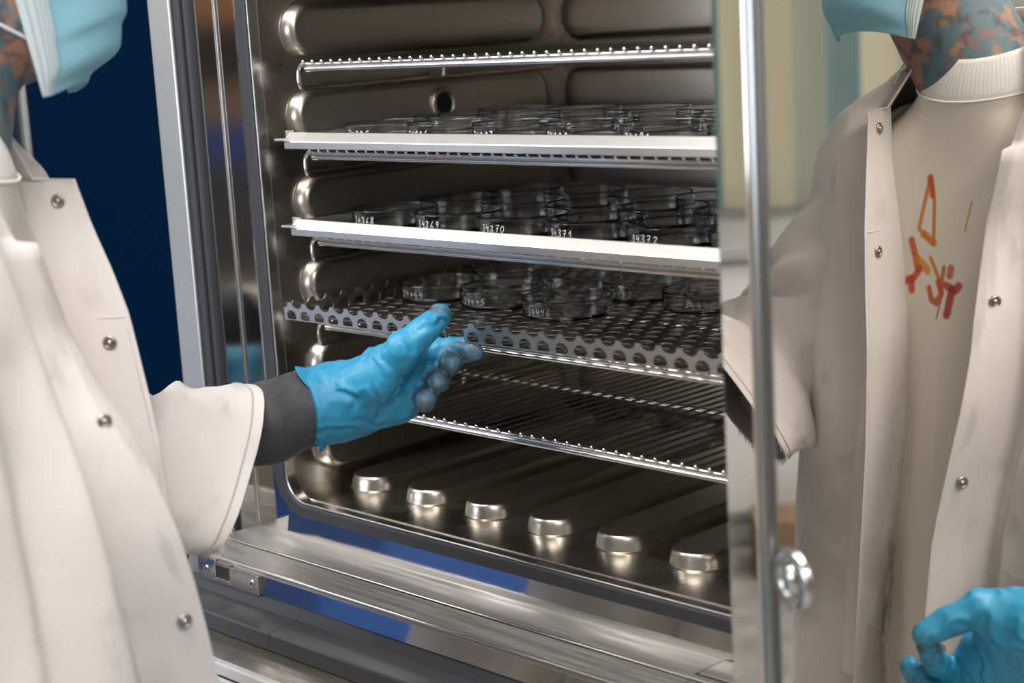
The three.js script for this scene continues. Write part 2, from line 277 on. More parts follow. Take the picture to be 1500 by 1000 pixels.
// sill below the opening
{
  obj('sill_riser', profileX([[-0.002, 0.999], [0.0005, 0.999], [0.0062, 0.969], [-0.002, 0.969]], -0.335, 0.471), M.polished, oven);
  const sl = obj('sill', [bx(-0.398, 0.471, 0.955, 0.969, -0.005, 0.055), rbx(-0.398, 0.471, 0.950, 0.9672, 0.0565, 0.103, 0.0025, 2)], std({ color: lin(0.40, 0.385, 0.37), metalness: 0.85, roughness: 0.8, roughnessMap: smearTex }), oven);
  obj('sill_groove_edge', rod(V(-0.36, 0.9682, 0.0558), V(0.471, 0.9682, 0.0558), 0.0013, 6), M.bright, sl);
  obj('sill_front_edge', rod(V(-0.335, 0.9655, 0.1022), V(0.471, 0.9655, 0.1022), 0.0022, 8), M.bright, sl);
  obj('sill_face', profileX([[0.09, 0.9640], [0.1022, 0.9640], [0.1072, 0.9405], [0.09, 0.9405]], -0.398, 0.471), M.polished, oven);
  const st = obj('strike_plate', [rbx(-0.372, -0.337, 0.9385, 0.966, 0.1, 0.1095, 0.001, 1), rbx(-0.337, -0.310, 0.9385, 0.9445, 0.1, 0.1095, 0.001, 1), rbx(-0.337, -0.310, 0.959, 0.9635, 0.1, 0.1095, 0.001, 1), rbx(-0.310, -0.255, 0.9385, 0.9615, 0.1, 0.1095, 0.001, 1)], M.satin, oven);
  st.userData.label = 'small steel strike plate with a square slot and two screws';
  for (const x of [-0.355, -0.267]) obj('screw', [rod(V(x, 0.951, 0.109), V(x, 0.951, 0.1105), 0.0042, 14), ], M.bright, st);
  for (const x of [-0.355, -0.267]) obj('screw_recess', rod(V(x, 0.951, 0.1104), V(x, 0.951, 0.1108), 0.0022, 6), M.black, st);
  obj('slot', bx(-0.337, -0.310, 0.9445, 0.959, 0.104, 0.1078), M.black, st);
  // small inset plates at the hinge end of the sill
  for (const [x0, x1, z0, z1] of [[0.322, 0.372, 0.010, 0.046], [0.325, 0.372, 0.0605, 0.096]]) {
    obj('plate_joint', bx(x0 - 0.003, x1 + 0.003, 0.966, z0 < 0.05 ? 0.9695 : 0.9677, z0 - 0.0022, z1 + 0.0022), M.black, sl);
    obj('inset_plate', rbx(x0, x1, 0.966, (z0 < 0.05 ? 0.9695 : 0.9677) + 0.0012, z0, z1, 0.0005, 1), std({ color: lin(0.42, 0.39, 0.35), metalness: 0.7, roughness: 0.55, roughnessMap: smearTex }), sl);
  }
  // stepped rubber door seal below the sill, two lengths butted together
  const prof = [[0.09, 0.9395], [0.1055, 0.9395], [0.1065, 0.937], [0.1105, 0.926], [0.149, 0.924], [0.1505, 0.922], [0.1505, 0.9045], [0.09, 0.9045]];
  obj('lower_seal', profileX(prof, -0.436, -0.1855), M.rubberGrey, oven);
  obj('lower_seal', profileX(prof, -0.1848, 0.509), M.rubberGrey, oven);
  obj('base_ledge', bx(-0.482, 0.555, 0.886, 0.9035, 0.02, 0.198), std({ color: lin(0.33, 0.305, 0.275), metalness: 0.85, roughness: 0.4, roughnessMap: smearTex }), oven);
  obj('base_edge', rbx(-0.482, 0.555, 0.8900, 0.9045, 0.196, 0.2065, 0.003, 3), M.white, oven);
  obj('panel_joint', bx(-0.48, 0.553, 0.883, 0.8905, 0.02, 0.2035), M.black, oven);
}
// chamber liner
const linerParts = {
  chamber_side: [bx(CX0 - 0.012, CX0, CY0 - 0.012, CY1 + 0.012, CZ, -0.004), bx(CX1, CX1 + 0.012, CY0 - 0.012, CY1 + 0.012, CZ, -0.004)],
  chamber_back: [bx(CX0 - 0.012, CX1 + 0.012, CY0 - 0.012, CY1 + 0.012, CZ - 0.012, CZ)],
  chamber_floor: [bx(CX0, CX1, CY0 - 0.012, CY0, CZ, -0.004)],
  chamber_top: [bx(CX0, CX1, CY1, CY1 + 0.012, CZ, -0.004)],
};
const liner = {};
for (const k in linerParts) for (const g of linerParts[k]) (liner[k] ??= []).push(obj(k, g, M.liner, oven));
function ribGeo(len, wid, dep, r) {
  const n = 72, h = wid / 2, L = len / 2 - h, prof = [], pos = [], idx = [];
  for (let k = 0; k <= 10; k++) { const a = k / 10 * Math.PI; prof.push([r * Math.pow(k / 10, 1.6), dep * Math.sin(a / 2)]); }
  prof.push([r + 0.006, dep + 0.0004]);
  const ring = (o, z) => { for (let i = 0; i < n; i++) { const a = i / n * Math.PI * 2, c = Math.cos(a), s = Math.sin(a); pos.push((c >= 0 ? L : -L) + (h - o) * c, (h - o) * s, z); } };
  ring(-0.0025, -0.0005); ring(-0.0006, 0.0012); for (const [o, z] of prof) ring(o, z); const K = prof.length + 2;
  for (let k = 0; k + 1 < K; k++) for (let i = 0; i < n; i++) { const j = (i + 1) % n, a = k * n + i, b = k * n + j, c = a + n, d = b + n; idx.push(a, b, d, a, d, c); }
  const t = (K - 1) * n; for (let i = 1; i + 1 < n; i++) idx.push(t, t + i, t + i + 1);
  const g = new THREE.BufferGeometry(); g.setAttribute('position', new THREE.Float32BufferAttribute(pos, 3)); g.setIndex(idx); g.computeVertexNormals(); return g;
}
{
  const side = ribGeo(0.418, 0.064, 0.016, 0.011), flo = ribGeo(0.40, 0.062, 0.017, 0.006), bk = ribGeo(0.32, 0.064, 0.013, 0.011);
  const place = (g, b, x, y, z, p) => { const q = g.clone().applyMatrix4(b); q.translate(x, y, z); return obj('rib', q, M.rib, p); };
  const BL = new THREE.Matrix4().makeBasis(V(0, 0, -1), V(0, 1, 0), V(1, 0, 0)), BR = new THREE.Matrix4().makeBasis(V(0, 0, 1), V(0, 1, 0), V(-1, 0, 0)), BF = new THREE.Matrix4().makeBasis(V(0, 0, 1), V(1, 0, 0), V(0, 1, 0)), BB = new THREE.Matrix4();
  for (let k = 0; k < 7; k++) {
    const y = 1.0685 + 0.0973 * k;
    place(side, BL, CX0, y, -0.243, liner.chamber_side[0]); place(side, BR, CX1, y, -0.243, liner.chamber_side[1]);
    place(bk, BB, -0.146, y, CZ, liner.chamber_back[0]); place(bk, BB, 0.21, y, CZ, liner.chamber_back[0]);
  }
  for (let k = 0; k < 7; k++) place(flo, BF, -0.2745 + 0.0985 * k, CY0, -0.2575, liner.chamber_floor[0]);
  // vent port in the side wall
  const tor = new THREE.TorusGeometry(0.017, 0.004, 10, 28); tor.rotateY(Math.PI / 2); tor.translate(-0.304, 1.457, -0.26);
  const vp = obj('vent_port', [strip(tor), rod(V(-0.322, 1.457, -0.26), V(-0.304, 1.457, -0.26), 0.019, 28)], M.rib, oven);
  obj('vent_bore', rod(V(-0.3045, 1.457, -0.26), V(-0.3032, 1.457, -0.26), 0.0145, 24), M.black, vp);
}
// door, swung wide open on its right-hand hinges
const door = new THREE.Group(); door.name = 'door'; oven.add(door);
door.userData.label = 'wide open oven door with mirror-polished inner panel';
{
  // local frame: x along the door away from the hinge, z = normal towards the room
  const a = 66.5 * Math.PI / 180, tx = V(Math.sin(a), 0, Math.cos(a)), nn = V(-Math.cos(a), 0, Math.sin(a));
  door.matrixAutoUpdate = true;
  door.quaternion.setFromRotationMatrix(new THREE.Matrix4().makeBasis(tx, V(0, 1, 0), nn));
  door.position.set(0.4853, 0.93, 0.1928);
  const H = 1.0, Wd = 0.86;
  obj('door_shell', rbx(-0.01, Wd + 0.06, 0, H, -0.085, -0.016, 0.006, 2), M.housing, door);
  obj('inner_panel', rbx(0.058, Wd, 0.02, H - 0.02, -0.02, 0, 0.004, 3), M.mirror, door);
  obj('panel_flange', [rbx(-0.012, 0.036, 0.02, H - 0.02, -0.018, 0.0015, 0.003, 3)], M.mirror, door);
  obj('panel_bead', [rod(V(0.047, 0.02, -0.001), V(0.047, H - 0.02, -0.001), 0.0062, 24)], std({ color: lin(0.40, 0.40, 0.40), metalness: 1, roughness: 0.2 }), door);
  const dimple = new THREE.TorusGeometry(0.017, 0.006, 16, 40); dimple.scale(1.05, 1.0, 0.55);
  dimple.translate(0.080, 0.226, 0.0005);
  const cup = new THREE.SphereGeometry(0.011, 24, 16); cup.scale(0.9, 1.0, 0.5); cup.translate(0.077, 0.226, 0);
  const dm = obj('latch_boss', [strip(dimple), strip(cup)], M.polished, door); dm.userData.label = 'round polished latch boss';
  obj('door_handle', [rod(V(Wd - 0.03, 0.35, -0.14), V(Wd - 0.03, 0.65, -0.14), 0.011, 14), rod(V(Wd - 0.03, 0.37, -0.14), V(Wd - 0.03, 0.37, -0.08), 0.008, 10), rod(V(Wd - 0.03, 0.63, -0.14), V(Wd - 0.03, 0.63, -0.08), 0.008, 10)], M.black, door);
  for (const y of [1.0, 1.85]) obj('hinge', [rod(V(0.505, y - 0.05, 0.098), V(0.505, y + 0.05, 0.098), 0.012, 16), bx(0.472, 0.507, y - 0.04, y + 0.04, 0.034, 0.098)], M.satin, oven);
}

// ---------------------------------------------------------------- wire shelves
const SHELF_Y = [1.5165, 1.4185, 1.321, 1.2235, 1.1315];
const shelfLabels = ['empty top wire shelf', 'wire shelf under the upper shiny tray of dishes', 'wire shelf under the second shiny tray of dishes', 'wire shelf under the scalloped perforated tray', 'empty bottom wire shelf above the ribbed chamber floor'];
{
  const r = 0.0029, x0 = -0.284, x1 = 0.357, zf = -0.03, zb = -0.44, h = 0.026;
  const S3 = (q, v) => q > 0 ? v + 0.073 : -v;
  const wireG = rod(V(0, 0, zf + 0.0035), V(0, 0, zb - 0.003), 0.0014, 8);
  const endG = new THREE.SphereGeometry(0.0021, 10, 8); endG.scale(1, 1.25, 1); endG.translate(0, 0, zf + 0.003);
  const wg = mergeGeometries([wireG, strip(endG)]);
  const proto = thing('wire_shelf', '', 'shelf');
  obj('front_rail', [tube([V(x0 - 0.006, -h, zf - 0.012), V(x0 - 0.006, -h, zf - 0.004), V(x0 - 0.005, -h + 0.004, zf), V(x0 - 0.004, -0.005, zf), V(x0 + 0.002, 0, zf), V(x0 + 0.02, 0, zf)], r, 30, 8), rod(V(x0 + 0.02, 0, zf), V(x1 - 0.02, 0, zf), r, 10), tube([V(x1 + 0.006, -h, zf - 0.012), V(x1 + 0.006, -h, zf - 0.004), V(x1 + 0.005, -h + 0.004, zf), V(x1 + 0.004, -0.005, zf), V(x1 - 0.002, 0, zf), V(x1 - 0.02, 0, zf)], r, 30, 8), rod(V(x0 + 0.01, -0.0047, zf + 0.001), V(x1 - 0.01, -0.0047, zf + 0.001), r, 10)], M.wire, proto);
  obj('rear_rail', [rod(V(x0, 0, zb), V(x1, 0, zb), r, 8), rod(V(x0, -0.0047, (zb + zf) / 2), V(x1, -0.0047, (zb + zf) / 2), r, 8)], M.wire, proto);
  for (const sx of [-1, 1]) obj('side_rail', [rod(V(S3(sx, 0.290), -h, zf - 0.012), V(S3(sx, 0.290), -h, zb), r, 8), rod(V(S3(sx, 0.290), -h, zb), V(S3(sx, 0.284), 0, zb), r, 8), rod(V(S3(sx, 0.290), -h, -0.25), V(S3(sx, 0.284), 0, -0.25), r, 8), rod(V(S3(sx, 0.284), 0, zf), V(S3(sx, 0.284), 0, zb), r, 8)], M.wire, proto);
  for (let i = 0; i < 39; i++) { const w = obj('wire', wg, M.wire, proto); w.position.set(x0 + 0.008 + i * (x1 - x0 - 0.016) / 38, 0.0034, 0); }
  SHELF_Y.forEach((y, i) => { const s = i ? proto.clone() : proto; if (i) { s.name = numbered('wire_shelf'); scene.add(s); } s.position.y = y; s.userData = { label: shelfLabels[i], category: 'shelf', group: 'wire shelves in the oven' }; });
}
// ---------------------------------------------------------------- trays
const TRAY_UP = 0.0072;
function solidTray(y, label, turn) {
  const t = thing('metal_tray', label, 'tray', [0, y, 0], turn, 'shiny flat trays');
  const X = 0.293, DX = 0.068, S4 = (q, v) => q > 0 ? v + DX : -v;
  obj('tray_floor', bx(-X + 0.004, X + DX - 0.004, 0, 0.0015, -0.425, -0.006), M.shadedTrayFloor, t);
  obj('front_lip', profileX([[-0.008, 0], [-0.0005, 0], [0, 0.0007], [0, 0.0075], [-0.0006, 0.0085], [-0.0075, 0.0175], [-0.009, 0.0178], [-0.0095, 0.0165], [-0.003, 0.008], [-0.003, 0.0015], [-0.008, 0.0015]], -X + 0.006, X + DX - 0.006), M.tray, t);
  for (const s of [-1, 1]) {
    obj('side_lip', bx(Math.min(S4(s, X), S4(s, X - 0.0025)), Math.max(S4(s, X), S4(s, X - 0.0025)), 0, 0.015, -0.425, -0.008), M.tray, t);
    obj('corner_tab', [rbx(Math.min(S4(s, X + 0.008), S4(s, X - 0.014)), Math.max(S4(s, X + 0.008), S4(s, X - 0.014)), 0.0085, 0.0115, -0.014, 0.0035, 0.001, 1), rbx(Math.min(S4(s, X + 0.001), S4(s, X - 0.014)), Math.max(S4(s, X + 0.001), S4(s, X - 0.014)), 0.011, 0.0195, -0.010, -0.0075, 0.0008, 1)], M.tray, t);
  }
  obj('rear_lip', bx(-X + 0.004, X + DX - 0.004, 0, 0.015, -0.4275, -0.425), M.tray, t);
  return t;
}
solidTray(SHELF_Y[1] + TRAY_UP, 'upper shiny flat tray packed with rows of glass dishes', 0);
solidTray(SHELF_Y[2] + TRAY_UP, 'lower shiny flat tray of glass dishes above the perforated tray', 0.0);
const PERF = { y: 1.2345, turn: 0.024, x: -0.29, z: 0.0165 };
{
  const t = thing('perforated_tray', 'perforated metal tray with scalloped front rim held by a gloved hand', 'tray', [PERF.x, PERF.y, PERF.z], PERF.turn);
  const p = 0.0242, rh = 0.0215, R = 0.0088, th = 0.0012, NX = 27, NZ = 19, S = 16;
  const cell = (cx, cz, w, h, hole) => {
    const P = [], out = [];
    for (let k = 0; k < S; k++) { const a = (k + 0.5) / S * Math.PI * 2, c = Math.cos(a), s = Math.sin(a); const m = Math.min((w / 2) / Math.abs(c), (h / 2) / Math.abs(s)); P.push([cx + R * c, cz + R * s]); out.push([cx + m * c, cz + m * s]); }
    // corners
    const pos = []; const tri = (a, b, c, y) => { for (const q of [a, b, c]) pos.push(q[0], y, q[1]); };
    for (const y of [0, th]) for (let k = 0; k < S; k++) {
      const n = (k + 1) % S; let a = P[k], b = P[n], c = out[n], d = out[k];
      const up = y > 0;
      const q = (A, B, C) => up ? tri(A, C, B, y) : tri(A, B, C, y);
      q(a, b, c); q(a, c, d);
      const va = Math.abs(Math.abs(d[0] - cx) - w / 2) < 1e-6, vb = Math.abs(Math.abs(c[0] - cx) - w / 2) < 1e-6;
      if (va !== vb) { const corner = [cx + Math.sign(va ? d[0] - cx : c[0] - cx) * w / 2, cz + Math.sign(va ? c[1] - cz : d[1] - cz) * h / 2]; q(d, c, corner); }
    }
    for (let k = 0; k < S; k++) { const n = (k + 1) % S, a = P[k], b = P[n]; pos.push(a[0], 0, a[1], a[0], th, a[1], b[0], th, b[1], a[0], 0, a[1], b[0], th, b[1], b[0], 0, b[1]); }
    return pos;
  };
  let pos = [];
  for (let j = 0; j < NZ; j++) for (let i = 0; i < NX - (j % 2); i++) pos = pos.concat(cell((i + 0.5 + (j % 2) * 0.5) * p, -0.006 - (j + 0.5) * rh, p, rh));
  const g = new THREE.BufferGeometry(); g.setAttribute('position', new THREE.Float32BufferAttribute(pos, 3)); g.computeVertexNormals();
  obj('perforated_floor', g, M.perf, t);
  // front rim: sheet folded up through a row of holes and cut through the next one
  const L = NX * p;
  const rim = (i0, i1, e0, e1) => {
    const s = new THREE.Shape(), rx = 0.0083, top = 0.0205, cut = 0.0066, hw = 0.0088;
    const xa = i0 * p - e0, xb = i1 * p + e1;
    s.moveTo(xa, 0); s.lineTo(xb, 0); s.lineTo(xb, top);
    for (let i = i1; i >= i0; i--) {           // scallops between the teeth
      const c = i * p; if (c - hw > xb || c + hw < xa) continue;
      const N = 8; for (let k = 0; k <= N; k++) { const x = c + hw * Math.cos(k / N * Math.PI), y = top - cut * Math.sin(k / N * Math.PI); if (x <= xb && x >= xa) s.lineTo(x, y); }
    }
    s.lineTo(xa, top);
    for (let i = i0; i < i1; i++) { const h = new THREE.Path(), c = (i + 0.5) * p; h.moveTo(c - rx * 0.8, 0.001); for (let q = 0; q <= 14; q++) { const a = Math.PI * (1.17 - 1.34 * q / 14); h.lineTo(c + rx * Math.cos(a), Math.max(0.001, 0.0048 + 0.0068 * Math.sin(a))); } h.lineTo(c + rx * 0.8, 0.001); s.holes.push(h); }
    const e = new THREE.ExtrudeGeometry(s, { depth: 0.0014, bevelEnabled: false, curveSegments: 14 });
    e.rotateX(0.10); return strip(e);
  };
  const r1 = obj('front_rim', rim(0, 11, 0, -0.004), std({ color: lin(0.70, 0.68, 0.65), metalness: 1, roughness: 0.36 }), t); r1.position.set(0, 0, -0.002);
  const r2 = obj('front_rim', rim(12, NX, -0.0, 0), r1.material, t); r2.position.set(0, 0, -0.002);
  for (const x of [0, L]) { const s = rim(0, 17, 0, 0); s.rotateY(Math.PI / 2); const m = obj('side_rim', s, M.perf, t); m.position.set(x - (x ? 0.0014 : 0), 0, -0.002); }
  const rear = obj('rear_rim', rim(0, NX, 0, 0), M.perf, t); rear.position.set(0, 0, -0.006 - NZ * rh);
}
// ---------------------------------------------------------------- glass dishes with handwritten numbers
const STROKES = { // pen strokes of each digit on a 1 x 1.6 field, y down
  0: [[[.5, 0], [.15, .4], [.1, 1.1], [.45, 1.6], [.85, 1.1], [.85, .4], [.5, 0]]], 1: [[[.1, .7], [.6, .1], [.55, 1.6]]], 2: [[[.1, .4], [.45, 0], [.85, .35], [.6, .9], [.1, 1.55], [.95, 1.5]]],
  3: [[[.1, .15], [.6, 0], [.85, .35], [.4, .75], [.9, 1.05], [.6, 1.55], [.05, 1.45]]], 4: [[[.25, .1], [.1, .85], [.85, .8]], [[.75, .3], [.65, 1.6]]], 5: [[[.85, .05], [.3, .1], [.2, .7], [.7, .75], [.8, 1.2], [.4, 1.6], [.05, 1.45]]],
  6: [[[.7, 0], [.2, .7], [.15, 1.3], [.55, 1.6], [.85, 1.2], [.5, .85], [.2, 1.1]]], 7: [[[.1, .1], [.9, .05], [.45, 1.6]], [[.25, .8], [.8, .75]]], 8: [[[.5, .75], [.15, .4], [.5, 0], [.8, .35], [.5, .75], [.1, 1.2], [.5, 1.6], [.85, 1.2], [.5, .75]]], 9: [[[.8, .45], [.4, .75], [.15, .4], [.5, 0], [.8, .4], [.6, 1.6]]],
};
const labelRows = [];
const COLS = 4, ROWS = 16, CELL_W = 256, CELL_H = 64;
const labelCanvas = document.createElement('canvas'); labelCanvas.width = COLS * CELL_W; labelCanvas.height = ROWS * CELL_H;
const lc = labelCanvas.getContext('2d'); lc.fillStyle = '#000'; lc.fillRect(0, 0, labelCanvas.width, labelCanvas.height);
function writeNumber(text) {
  const k = labelRows.length; labelRows.push(text); const cx = (k % COLS) * CELL_W, cy = Math.floor(k / COLS) * CELL_H;
  lc.strokeStyle = '#fff'; lc.lineWidth = 4.2; lc.lineCap = 'round'; lc.lineJoin = 'round';
  let x = cx + 18; const w = 32;
  for (const ch of text) {
    const ox = x + (rnd() - 0.5) * 5, oy = cy + 12 + (rnd() - 0.5) * 8, sw = w * (0.75 + rnd() * 0.15), sh = 25 * (0.9 + rnd() * 0.2), sl = 0.1 + rnd() * 0.1;
    for (const st of STROKES[ch]) { lc.beginPath(); st.forEach(([a, b], i) => { const px = ox + a * sw + (0.8 - b) * sh * sl, py = oy + b * sh; i ? lc.lineTo(px, py) : lc.moveTo(px, py); }); lc.stroke(); }
    x += w * 1.12 + 4;
  }
  return k;
}
const DISH_R = 0.05, DISH_H = 0.0205;
const dishGeo = (() => {
  const p = [[0, 0.0004], [0.044, 0.0004], [0.0472, 0], [0.0492, 0.0012], [0.0497, 0.004], [0.0498, 0.0185], [0.05, 0.0198], [0.0493, 0.0205], [0.0484, 0.0203], [0.0479, 0.0188], [0.0478, 0.005], [0.0466, 0.0028], [0.044, 0.0021], [0, 0.0022]];
  return new THREE.LatheGeometry(p.map(q => new THREE.Vector2(...q)), 56);
})();
function labelGeo(k) {
  const n = 10, wid = 0.044, hgt = 0.0125, R = 0.0503, pos = [], uv = [], idx = [];
  const u0 = (k % COLS) / COLS, v1 = 1 - Math.floor(k / COLS) / ROWS, du = 1 / COLS, dv = 1 / ROWS;
  for (let i = 0; i <= n; i++) for (const j of [0, 1]) { const a = (i / n - 0.5) * wid / R; pos.push(R * Math.sin(a), 0.0035 + j * hgt, R * Math.cos(a)); uv.push(u0 + du * i / n, v1 - dv * (1 - j)); }
  for (let i = 0; i < n; i++) { const a = i * 2; idx.push(a, a + 2, a + 3, a, a + 3, a + 1); }
  const g = new THREE.BufferGeometry(); g.setAttribute('position', new THREE.Float32BufferAttribute(pos, 3)); g.setAttribute('uv', new THREE.Float32BufferAttribute(uv, 2)); g.setIndex(idx); g.computeVertexNormals(); return g;
}
const labelTex = new THREE.CanvasTexture(labelCanvas);
const labelMat = std({ color: lin(0.82, 0.84, 0.86), alphaMap: labelTex, transparent: true, roughness: 0.7, side: THREE.DoubleSide });
function dish(x, y, z, text, label, group, turn) {
  const t = thing('petri_dish', label, 'dish', [x, y, z], turn ?? (0.72 - 0.62 + (rnd() - 0.5) * 0.3), group);
  obj('glass_bowl', dishGeo, M.glass, t);
  obj('handwritten_number', labelGeo(writeNumber(text)), labelMat, t).userData.label = 'white handwritten number';
  return t;
}
{
  const y1 = SHELF_Y[1] + TRAY_UP + 0.0016, y2 = SHELF_Y[2] + TRAY_UP + 0.0016, y3 = PERF.y + 0.0014;
  const X = [-0.236, -0.131, -0.027, 0.077, 0.182, 0.286];
  const front2 = ['34005', '34006', '34007', '34190', '34191', '34192'], front3 = ['34368', '34369', '34370', '34371', '34372', '34373'];
  const Z = [-0.113, -0.217, -0.320];
  const ORD = ['first', 'second', 'third', 'fourth', 'fifth', 'sixth'], ROW = ['front row', 'middle row', 'rear row'];
  Z.forEach((z, j) => X.forEach((x, i) => {
    const n2 = j ? String(34191 + j * 7 + i) : front2[i], n3 = j === 1 && i === 4 ? '31289' : j ? String(34372 + j * 6 + i) : front3[i];
    dish(x + (rnd() - 0.5) * 0.003, y1, z + (rnd() - 0.5) * 0.004, n2, j ? `clear glass dish, ${ORD[i]} from the vented wall, ${ROW[j]} of upper shiny tray` : `clear glass dish numbered ${n2}, ${ORD[i]} from the vented wall, upper tray front row`, 'glass dishes on the upper shiny tray');
    dish(x + (rnd() - 0.5) * 0.003, y2, z + (rnd() - 0.5) * 0.004, n3, j ? (n3 === '31289' ? 'clear glass dish numbered 31289 behind dish 34372 on the lower shiny tray' : `clear glass dish, ${ORD[i]} from the vented wall, ${ROW[j]} of lower shiny tray`) : `clear glass dish numbered ${n3}, ${ORD[i]} from the vented wall, lower tray front row`, 'glass dishes on the lower shiny tray');
  }));
  const on4 = [[-0.012, -0.157, '34446', 'clear glass dish numbered 34446 standing forward on the perforated tray'], [-0.128, -0.172, '34445', 'clear glass dish on the perforated tray beside dish 34446'], [-0.232, -0.172, '34444', 'clear glass dish on the perforated tray near the ribbed side wall'],
    [-0.010, -0.285, '34442', 'clear glass dish on the perforated tray behind dish 34446'], [0.098, -0.262, '34441', 'clear glass dish numbered 34441 set back on the perforated tray'], [-0.118, -0.292, '34443', 'clear glass dish at the back of the perforated tray, behind dish 34445'], [-0.224, -0.284, '34440', 'clear glass dish at the back of the perforated tray, by the side wall'], [0.205, -0.285, '34439', 'clear glass dish at the back of the perforated tray, beside dish 34441']];
  for (const [x, z, n, l] of on4) dish(x, y3, z, n, l, 'glass dishes on the perforated tray', n === '34441' ? 0.55 : 0.12);
}
labelTex.needsUpdate = true;
// ---------------------------------------------------------------- worker in a lab coat
const NX0 = -0.065, NZ0 = 0.515, TURN = -40 * Math.PI / 180;
const worker = thing('person', 'person in open white lab coat, face mask and blue gloves reaching into the oven', 'person', [NX0, 0, NZ0], TURN);
const FX = 0.643, FZ = -0.766, RX = 0.766, RZ = 0.643;
const loc = (x, y, z) => { const a = x - NX0, b = z - NZ0; return V(a * RX + b * RZ, y, -(a * FX + b * FZ)); };      // room point -> body frame (x = right, -z = forward)
const bp = (r, y, f) => V(r, y, -f);
// a room point from a bearing and a depth measured at the camera station
const CAMP = V(1.23, 1.55, 1.138), CR = V(0.70364, -0.05642, -0.70831), CD = V(0.09382, -0.98074, 0.17133), CF = V(-0.70433, -0.18701, -0.68479);
const sight = (px, py, t) => CAMP.clone().addScaledVector(CR, (px - 750) / 2450 * t).addScaledVector(CD, (py - 500) / 2450 * t).addScaledVector(CF, t);
const ls = (px, py, t) => { const p = sight(px, py, t); return loc(p.x, p.y, p.z); };
// the same for points measured by way of the door mirror
const MN = V(-0.39875, 0, 0.91706), MP = V(0.4853, 0, 0.1928);
const lm = (px, py, t) => { const p = sight(px, py, t); const k = p.clone().sub(MP).dot(MN); p.addScaledVector(MN, -2 * k); return loc(p.x, p.y, p.z); };

const coatTex = dataTex(512, (u, v) => {
  const n = tfbm(u, v, 6, 31, 5), m = tfbm(u, v, 20, 57, 4), g = sstep(0.60, 0.80, n) * 0.10 + sstep(0.64, 0.85, m) * 0.07;
  const sm = Math.exp(-(((u - 0.36) / 0.09) ** 2) - (((v - 0.90) / 0.10) ** 2)), st = sstep(0.42, 0.62, tfbm(u, v, 14, 91, 5)) * sm * 0.34 + sstep(0.6, 0.7, tfbm(u, v, 40, 19, 3)) * sm * 0.12, q = g + st;
  return [0.935 - q, 0.922 - q * 1.02, 0.918 - q * 1.08];
}, { srgb: true });
const coatMat = std({ color: lin(0.88, 0.86, 0.855), map: coatTex, roughness: 0.92, bumpMap: weaveTex, bumpScale: 0.00025 });
const shirtTexSize = 1024;
// skin
const SKIN = [0.36, 0.20, 0.135];
function tattoo(x, y, z) {
  const q = 26, a = fbm(x * q, y * q, z * q, 3), b = fbm(x * q * 1.7 + 9, y * q * 1.7, z * q * 1.7, 3), line = Math.abs(fbm(x * 34 + 3, y * 34, z * 34 + 5, 2));
  let c = SKIN.slice();
  const front = sstep(-0.05, 0.0, z + (x + 0.03) * 0.9 + 0.03);
  const ink = sstep(-0.06, 0.06, a - (0.16 - 0.26 * front)); c = c.map((v, i) => mix(v, [0.075, 0.16, 0.205][i], ink * 0.9));
  const warm = sstep(0.2, 0.28, b), red = sstep(-0.24, -0.3, b); c = c.map((v, i) => mix(mix(v, [0.34, 0.20, 0.09][i], warm * 0.8), [0.27, 0.12, 0.11][i], red * 0.8));
  const ln = sstep(0.05, 0.02, line); c = c.map((v, i) => mix(v, [0.06, 0.065, 0.08][i], ln * 0.75));
  return c;
}
